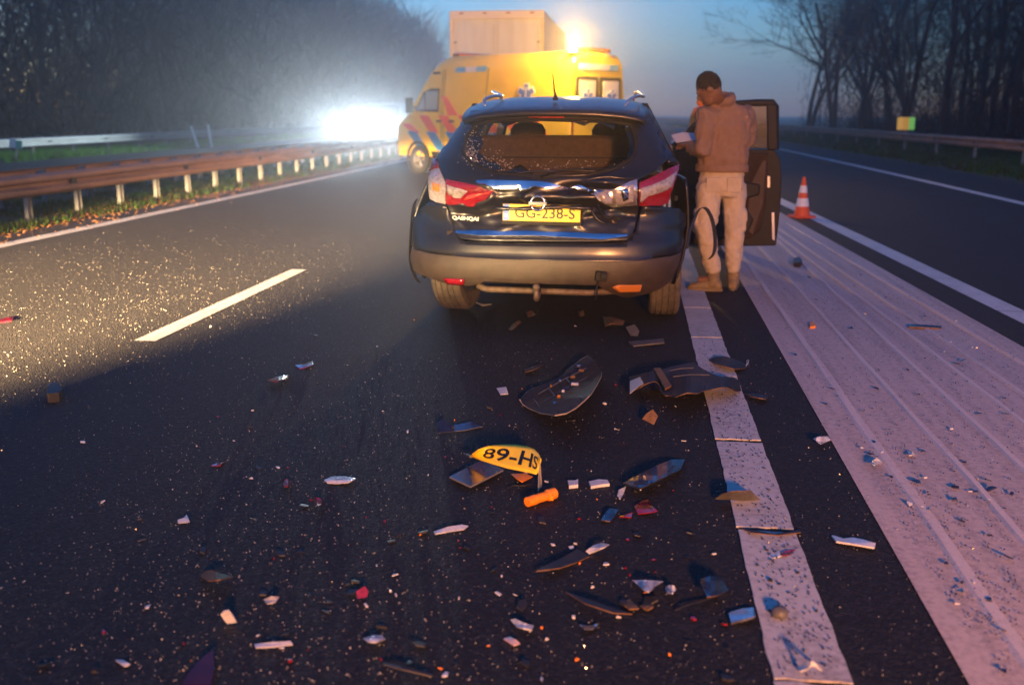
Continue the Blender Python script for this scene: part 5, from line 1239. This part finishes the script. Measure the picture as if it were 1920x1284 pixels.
# pale lens and plastic pieces
for poly, m, nm, lb, kw in [
    ([(608, 899), (622, 893), (645, 892), (668, 896), (652, 904), (632, 906), (614, 905)], M_DCLR, 'lens_piece', 'broad oval clear lens piece with a ragged edge alone on dark asphalt', dict(bow=.03)),
    ([(813, 996), (840, 987), (866, 983), (878, 985), (870, 992), (840, 996), (815, 1000)], M_DWHT, 'white_strip', 'long white plastic sliver with a blunt end beside a red chip', dict(bow=.02)),
    ([(1098, 1033), (1112, 1022), (1128, 1017), (1143, 1020), (1126, 1028), (1104, 1038)], M_DWHT, 'white_strip', 'curved white plastic sliver against a black trim scrap', dict(bow=.04)),
    ([(1559, 1003), (1566, 1004), (1582, 1009), (1598, 1007), (1620, 1011), (1642, 1018), (1640, 1026), (1606, 1020), (1568, 1014)], M_DWHT, 'white_strip', 'long white bone-shaped strip between the edge line and the gore area', dict(bow=.02, thick=.006)),
    ([(1104, 902), (1122, 898), (1139, 899), (1143, 906), (1126, 908), (1108, 911)], M_DWHT, 'white_block', 'flat white plastic block beside the blue painted panel', dict(bow=.0, thick=.012)),
    ([(1064, 900), (1078, 900), (1084, 898), (1084, 908), (1067, 910)], M_DWHT, 'white_block', 'small white plastic block near the orange tube', dict(bow=.0, thick=.014)),
    ([(1157, 930), (1160, 918), (1174, 911), (1169, 926), (1164, 934)], M_DWHT, 'white_hook', 'white hook-shaped plastic bit at the corner of the blue painted panel', dict(bow=.02, thick=.006)),
    ([(1185, 1087), (1210, 1087), (1245, 1089), (1228, 1098), (1216, 1109), (1203, 1102)], M_DCLR, 'lens_piece', 'triangular clear lens piece next to a round lens cap', dict(bow=.03)),
    ([(1247, 1101), (1254, 1096), (1264, 1097), (1269, 1104), (1262, 1111), (1250, 1111)], M_DCLR, 'round_lens_piece', 'round clear lens cap lying by the triangular lens piece', dict(bow=.025)),
    ([(1366, 1148), (1390, 1140), (1413, 1138), (1417, 1154), (1394, 1160), (1371, 1167)], M_DSLV, 'reflector_piece', 'shiny silver reflector piece touching the worn edge line', dict(bow=.02, thick=.008)),
    ([(1432, 1042), (1447, 1033), (1460, 1032), (1465, 1041), (1446, 1047)], M_DWHT, 'white_chip', 'white plastic chip on the edge line slab beside a red sliver', dict(bow=.015)),
    ([(1493, 1252), (1508, 1243), (1521, 1239), (1532, 1244), (1544, 1256), (1526, 1248), (1500, 1257)], M_DWHT, 'white_bracket', 'white angle bracket on the last worn edge line slab', dict(bow=.05, thick=.005)),
    ([(414, 1150), (420, 1144), (429, 1142), (438, 1154), (444, 1165), (426, 1167)], M_DWHT, 'white_chip', 'bluish white curved chip standing up on bare asphalt', dict(zf=lambda u, t: .05 * (1 - t), thick=.004)),
    ([(477, 1207), (510, 1203), (545, 1201), (549, 1207), (515, 1211), (479, 1213)], M_DWHT, 'white_strip', 'straight narrow white strip lying alone', dict(bow=.012)),
    ([(680, 1196), (700, 1190), (716, 1190), (723, 1197), (705, 1203), (688, 1202)], M_DCLR, 'lens_piece', 'small pointed clear lens piece alone on dark asphalt', dict(bow=.02)),
    ([(1087, 1170), (1098, 1172), (1110, 1172), (1121, 1167), (1113, 1178), (1096, 1178)], M_DSLV, 'reflector_piece', 'small winged silver reflector piece on dark asphalt', dict(bow=-.02)),
    ([(957, 1161), (966, 1159), (984, 1168), (1001, 1172), (998, 1180), (968, 1174)], M_DWHT, 'white_chip', 'broken white chip with a blue tint lying by a pink one', dict(bow=.025)),
    ([(944, 1196), (956, 1193), (968, 1199), (976, 1206), (962, 1209)], mat('wreck_pink', (.55, .38, .36), .4, coat=.5), 'pink_chip', 'pinkish leaf-shaped chip by the broken white one', dict(bow=.015)),
    ([(333, 974), (345, 970), (350, 964), (356, 978), (334, 980)], M_DWHT, 'white_chip', 'little white chip with an upright corner on the open lane', dict(bow=.02)),
    ([(217, 1236), (230, 1236), (244, 1244), (233, 1248)], M_DWHT, 'white_chip', 'oblong white chip alone near the dark red lens piece', dict(bow=.012)),
    ([(931, 727), (949, 725), (953, 738), (938, 739)], M_DWHT, 'white_chip', 'square white chip beside the long curled bumper piece', dict(bow=.01)),
    ([(494, 1123), (508, 1117), (524, 1118), (518, 1127), (500, 1131)], mat('wreck_cream', (.6, .52, .45), .4), 'cream_chip', 'cream chip with a ribbed top on the open lane', dict(bow=.025)),
    ([(1524, 822), (1536, 818), (1552, 817), (1558, 825), (1540, 832)], M_DCLR, 'crumpled_film', 'crumpled clear film at the border of the gore area', dict(bow=.03)),
    ([(1700, 844), (1712, 846), (1716, 852), (1704, 853)], M_DWHT, 'white_chip', 'white chip at the foot of a ridge on the gore area', dict(bow=.02)),
    ([(1632, 866), (1644, 858), (1655, 866), (1640, 872)], M_DWHT, 'white_chip', 'wedge-shaped white chip on the gore area', dict(bow=.04)),
    ([(1518, 604), (1527, 603), (1529, 611), (1519, 612)], M_DORG, 'orange_chip', 'bright orange chip lying on the gore area', dict(bow=.0, thick=.02)),
    ([(501, 713), (520, 706), (541, 703), (540, 709), (512, 716)], M_DRED, 'red_lens_piece', 'long red lens splinter in the open lane', dict(bow=.03)),
    ([(553, 684), (570, 682), (586, 677), (588, 683), (562, 692)], M_DRED, 'red_lens_piece', 'ragged red lens piece just past the long splinter', dict(bow=.03)),
    ([(668, 1108), (684, 1098), (691, 1108), (688, 1119), (670, 1122)], M_DRED, 'red_lens_piece', 'red lens piece tilted on its edge and catching blue light', dict(zf=lambda u, t: .035 * (1 - t))),
    ([(1189, 948), (1204, 938), (1216, 935), (1222, 948), (1234, 958), (1196, 963)], M_DRED, 'red_lens_piece', 'jagged red lens cluster below the blue painted panel', dict(bow=.035)),
    ([(1160, 968), (1174, 964), (1186, 960), (1184, 969)], M_DRED, 'red_lens_piece', 'narrow red lens splinter by the jagged red cluster', dict(bow=.015)),
    ([(1463, 1036), (1476, 1031), (1491, 1029), (1491, 1036), (1467, 1041)], M_DRED, 'red_lens_piece', 'straight red sliver on the worn edge line slab', dict(bow=.015)),
    ([(0, 598), (12, 595), (26, 594), (22, 601), (0, 604)], M_DRED, 'red_lens_piece', 'red lens splinter in the headlamp pool on the left lane', dict(bow=.008)),
    ([(340, 1283), (352, 1262), (372, 1238), (400, 1215), (402, 1250), (396, 1283)], mat('wreck_dark_red', (.035, .002, .006), .3, coat=.3, var=.3, scale=20), 'red_lens_piece', 'large dark red lens panel, biggest of the red pieces', dict(zf=lambda u, t: .02 * (1 - t), thick=.004)),
    ([(529, 904), (536, 898), (546, 899), (546, 909), (533, 912)], M_DRED, 'red_lens_piece', 'rounded reddish lens chip near the broad oval lens piece', dict(bow=.02)),
    ([(584, 935), (594, 931), (603, 936), (606, 944), (596, 948)], M_DRED, 'red_lens_piece', 'curled pinkish red lens chip below the broad oval lens piece', dict(bow=.03)),
    ([(395, 872), (408, 867), (423, 865), (408, 874)], M_DRED, 'red_lens_piece', 'two-tone red and white splinter on the open lane', dict(bow=.02)),
    ([(375, 1079), (384, 1070), (398, 1069), (412, 1074), (438, 1080), (412, 1086), (390, 1088)], M_DBRN, 'brown_scrap', 'brown curved scrap with a tail on bare asphalt', dict(bow=.04)),
    ([(88, 738), (91, 719), (106, 716), (117, 729), (110, 736)], M_DPL, 'black_block', 'small black block with a pale side in the open lane', dict(thick=.05, bow=0)),
    ([(1004, 1070), (1030, 1056), (1060, 1042), (1082, 1028), (1106, 1042), (1080, 1054), (1050, 1064)], M_DPL, 'trim_scrap', 'long black trim scrap ending at a curved white sliver', dict(bow=.03, rim=M_DBRN)),
    ([(1127, 974), (1136, 960), (1144, 952), (1159, 955), (1152, 968), (1144, 977)], M_DBLUE, 'blue_chip', 'blue painted chip beside the narrow red splinter', dict(bow=.015, rim=M_DBRN)),
    ([(1204, 785), (1212, 775), (1224, 767), (1234, 780), (1226, 796)], M_DBRN, 'brown_scrap', 'brown flap standing between the bumper piece and the edge line', dict(zf=lambda u, t: .06 * (1 - t))),
    ([(1130, 593), (1146, 594), (1172, 601), (1168, 609), (1146, 607), (1134, 612)], M_DBRN, 'brown_scrap', 'brown torn scrap behind the rear wheel', dict(bow=.04)),
    ([(1178, 640), (1210, 637), (1244, 634), (1246, 642), (1214, 645), (1188, 648)], M_DGRY, 'grey_strip', 'grey straight strip lying behind the rear wheel', dict(bow=.015, thick=.008)),
    ([(1173, 613), (1190, 608), (1199, 620), (1196, 629), (1182, 628)], M_DGRY, 'grey_scrap', 'grey upright flap between the brown scrap and the grey strip', dict(zf=lambda u, t: .05 * (1 - t))),
    ([(1310, 1086), (1332, 1079), (1352, 1081), (1366, 1106), (1346, 1116), (1326, 1118)], M_DBLUE, 'blue_scrap', 'dark blue curved panel beside the worn edge line', dict(bow=.04, rim=M_DBRN)),
    ([(1060, 1108), (1100, 1122), (1150, 1140), (1186, 1150), (1150, 1148), (1096, 1130)], M_DPL, 'black_strip', 'thin black strip in front of the triangular lens piece', dict(bow=.02, rim=M_DBRN)),
    ([(718, 1240), (760, 1249), (812, 1262), (810, 1267), (756, 1254), (718, 1244)], M_DPL, 'black_strip', 'long thin black strip near the small pointed lens piece', dict(bow=.015, rim=M_DGRY)),
    ([(982, 692), (1000, 686), (1020, 679), (1020, 684), (1002, 692), (984, 698)], M_DPL, 'black_sliver', 'black sliver at the far side of the curled bumper piece', dict(bow=.03, rim=M_DBRN)),
    ([(953, 616), (962, 607), (974, 600), (977, 604), (966, 612), (958, 619)], M_DBRN, 'brown_sliver', 'brown sliver under the tow bar end of the car', dict(bow=.03)),
    ([(888, 565), (905, 570), (922, 570), (905, 573)], M_DWHT, 'pale_sliver', 'pale curved sliver behind the turned rear wheel', dict(bow=.02)),
    ([(985, 585), (998, 582), (1003, 590), (990, 594)], M_DBRN, 'brown_scrap', 'small brown lump under the tow ball', dict(bow=.03)),
    ([(1083, 583), (1094, 582), (1096, 591), (1086, 593)], M_DBRN, 'brown_scrap', 'small brown ring-shaped lump under the bumper', dict(bow=.03)),
    ([(1704, 608), (1735, 609), (1766, 611), (1764, 615), (1730, 613), (1704, 612)], M_DBLUE, 'blue_strip', 'long thin blue strip lying across the gore ridges', dict(bow=.01, thick=.012, rim=M_DBRN)),
    ([(1488, 484), (1498, 481), (1504, 487), (1500, 493), (1489, 492)], M_DPL, 'black_lump', 'small black lump on the gore area beside the open door', dict(thick=.05, bow=0)),
    ([(1200, 1135), (1214, 1126), (1226, 1136), (1212, 1144)], M_DBRN, 'brown_scrap', 'brown crumpled scrap between the lens cap and the silver reflector', dict(bow=.03)),
    ([(1166, 1130), (1180, 1122), (1198, 1140), (1180, 1141)], M_DBRN, 'brown_scrap', 'brown split scrap below the round lens cap', dict(bow=.025)),
    ([(1385, 988), (1420, 994), (1452, 1000), (1480, 996), (1500, 992), (1502, 997), (1460, 1003), (1410, 998)], M_DPL, 'black_strip', 'thin black strip lying in the gap between two edge line slabs', dict(bow=.015, rim=M_DBRN)),
]:
    piece(nm, poly, m, lb, **kw)
# round pebble-like cap on the slab
pb = MB(); pbc = gnd(1461, 1160); pb.lathe([(.002, 0), (.022, .004), (.026, .016), (.020, .028), (.002, .033)], 'z', 14); po = pb.build('round_lump', M_DGRY, None, smooth=True); po.location = pbc + Vector((0, 0, .007)); tag(po, 'round dark cap standing on the last worn edge line slab', 'debris')
# countless-looking small pieces: individuals in groups that only their place tells apart
rd = random.Random(99)
def small(nm, n, m, label, group, region, smin, smax, bow=.012, lift=.0):
    k = 0
    while k < n:
        x, y = region(rd)
        g0 = gnd(x, y); on_gore = g0.x > .93
        s_ = rd.uniform(smin, smax) ** 1.0
        npt = rd.choice((3, 4, 4, 5)); a0 = rd.uniform(0, 6.28); asp = rd.uniform(.3, 1.0)
        P = []
        for i in range(npt):
            a = a0 + 2 * math.pi * i / npt + rd.uniform(-.3, .3); P.append((math.cos(a) * s_ * rd.uniform(.7, 1.1), math.sin(a) * s_ * asp * rd.uniform(.7, 1.1)))
        th = rd.uniform(.002, .007); ta, tb_ = rd.uniform(-.35, .35), rd.uniform(-.35, .35)
        rot = rd.uniform(0, 6.28); P = [(a * math.cos(rot) - b * math.sin(rot), a * math.sin(rot) + b * math.cos(rot)) for a, b in P]
        zs = [a * ta + b * tb_ for a, b in P]; zm = min(zs); base = .012 if on_gore else (.008 if .39 < g0.x < .62 else .002)
        V = [(a, b, z - zm + base) for (a, b), z in zip(P, zs)] + [(a * .92, b * .92, z - zm + base + th) for (a, b), z in zip(P, zs)]
        F = [tuple(range(npt - 1, -1, -1)), tuple(range(npt, 2 * npt))] + [(i, (i + 1) % npt, npt + (i + 1) % npt, npt + i) for i in range(npt)]
        o = link(nm, mesh(nm, V, F), m); o.location = (g0.x, g0.y, 0); tag(o, label, 'debris', group); k += 1
road_px = lambda r_: (r_.gauss(900, 330), 600 + 684 * r_.random() ** .8)
def rp(r_):
    while True:
        x, y = road_px(r_)
        if 0 < x < 1380 and gnd(x, y).x < .36 and y < 1280: return x, y
def gp(r_):
    while True:
        x, y = r_.uniform(1420, 1915), r_.uniform(500, 1275)
        X = gnd(x, y).x
        if 1.0 < X < 2.4: return x, y
def sp_(r_):
    y = r_.uniform(620, 1270); P = gnd(1400, y); X = r_.uniform(.42, .59)
    return (lambda x0: (x0, y))(next(x for x in range(1270, 1600, 3) if gnd(x, y).x > X))
small('white_fragment', 46, M_DWHT, 'tiny white plastic fragment among the crumbs on dark asphalt', 'tiny white fragments', rp, .006, .016)
small('red_fragment', 36, M_DRED, 'tiny red lens fragment among the crumbs on dark asphalt', 'tiny red fragments', rp, .004, .012)
small('dark_fragment', 60, M_DPL, 'small dark plastic fragment among the crumbs on dark asphalt', 'small dark fragments', rp, .008, .03)
small('amber_fragment', 14, M_DORG, 'tiny orange lens fragment among the crumbs on dark asphalt', 'tiny orange fragments', rp, .004, .009)
small('gore_fragment', 55, M_DBLUE, 'small dark blue fragment on the pale gore area', 'dark blue fragments on the gore area', gp, .008, .026)
small('gore_fragment', 14, M_DWHT, 'tiny white fragment on the pale gore area', 'tiny white fragments on the gore area', gp, .006, .014)
small('slab_fragment', 26, M_DPL, 'tiny dark fragment on the worn edge line slabs', 'tiny dark fragments on the edge line', sp_, .004, .010)
# glass crumbs, past counting
CB = MB(); rc = random.Random(5)
k = 0
while k < 7600:
    r_ = rc.random()
    if r_ < .30: x, y = rc.gauss(230, 300), rc.gauss(520, 70)
    elif r_ < .70: x, y = rc.gauss(480, 330), 560 + 724 * rc.random() ** 1.3
    else: x, y = rc.uniform(0, 1900), 520 + 764 * rc.random()
    if x < 0 or x > 1900 or y < 425 or y > 1283: continue
    g0 = gnd(x, y)
    if g0.x > 2.4 or (g0.y > 6.5 and -1.7 < g0.x < .5): continue
    if g0.x > .93 and rc.random() < .5: continue
    z = .009 if g0.x > .93 else .002
    crumb(CB, (g0.x, g0.y, z + .002), rc.uniform(.0007, .0017) * (1 + .05 * g0.y) * (1.5 if rc.random() < .05 else 1) * (.95 if y > 820 else (.72 if y < 660 else 1)), rc); k += 1
o = CB.build('glass_crumbs', mat('road_crumb', (.42, .41, .39), .12, var=.9, scale=45, col2=(.015, .015, .015), coat=.6, detail=0), None, fix=False); tag(o, 'fine glass crumbs scattered across the asphalt and sparkling in the headlamps', 'broken glass', kind='stuff')
DB = MB()
for _ in range(1800):
    x, y = gp(rc) if rc.random() < .65 else sp_(rc)
    g0 = gnd(x, y); crumb(DB, (g0.x, g0.y, .013 if g0.x > .9 else .009), rc.uniform(.0010, .0030), rc)
o = DB.build('dark_crumbs', M_DBLUE, None, fix=False); tag(o, 'fine dark crumbs peppering the pale gore area and edge line', 'crumbs', kind='stuff')

# ------------------------------------------------------------------ the misty air
hz = bpy.data.materials.new('mist'); hz.use_nodes = True
hn = hz.node_tree; hn.nodes.clear()
pv = hn.nodes.new('ShaderNodeVolumePrincipled'); ho = hn.nodes.new('ShaderNodeOutputMaterial')
pv.inputs['Color'].default_value = (.95, .92, .97, 1); pv.inputs['Density'].default_value = HAZE_DENS; pv.inputs['Anisotropy'].default_value = .87
hn.links.new(pv.outputs[0], ho.inputs['Volume'])
b = MB().box((0, 273.5, 10.4), (194, 597, 23.2))
tag(b.build('haze', hz), 'thin mist hanging over the motorway', 'haze', kind='stuff')
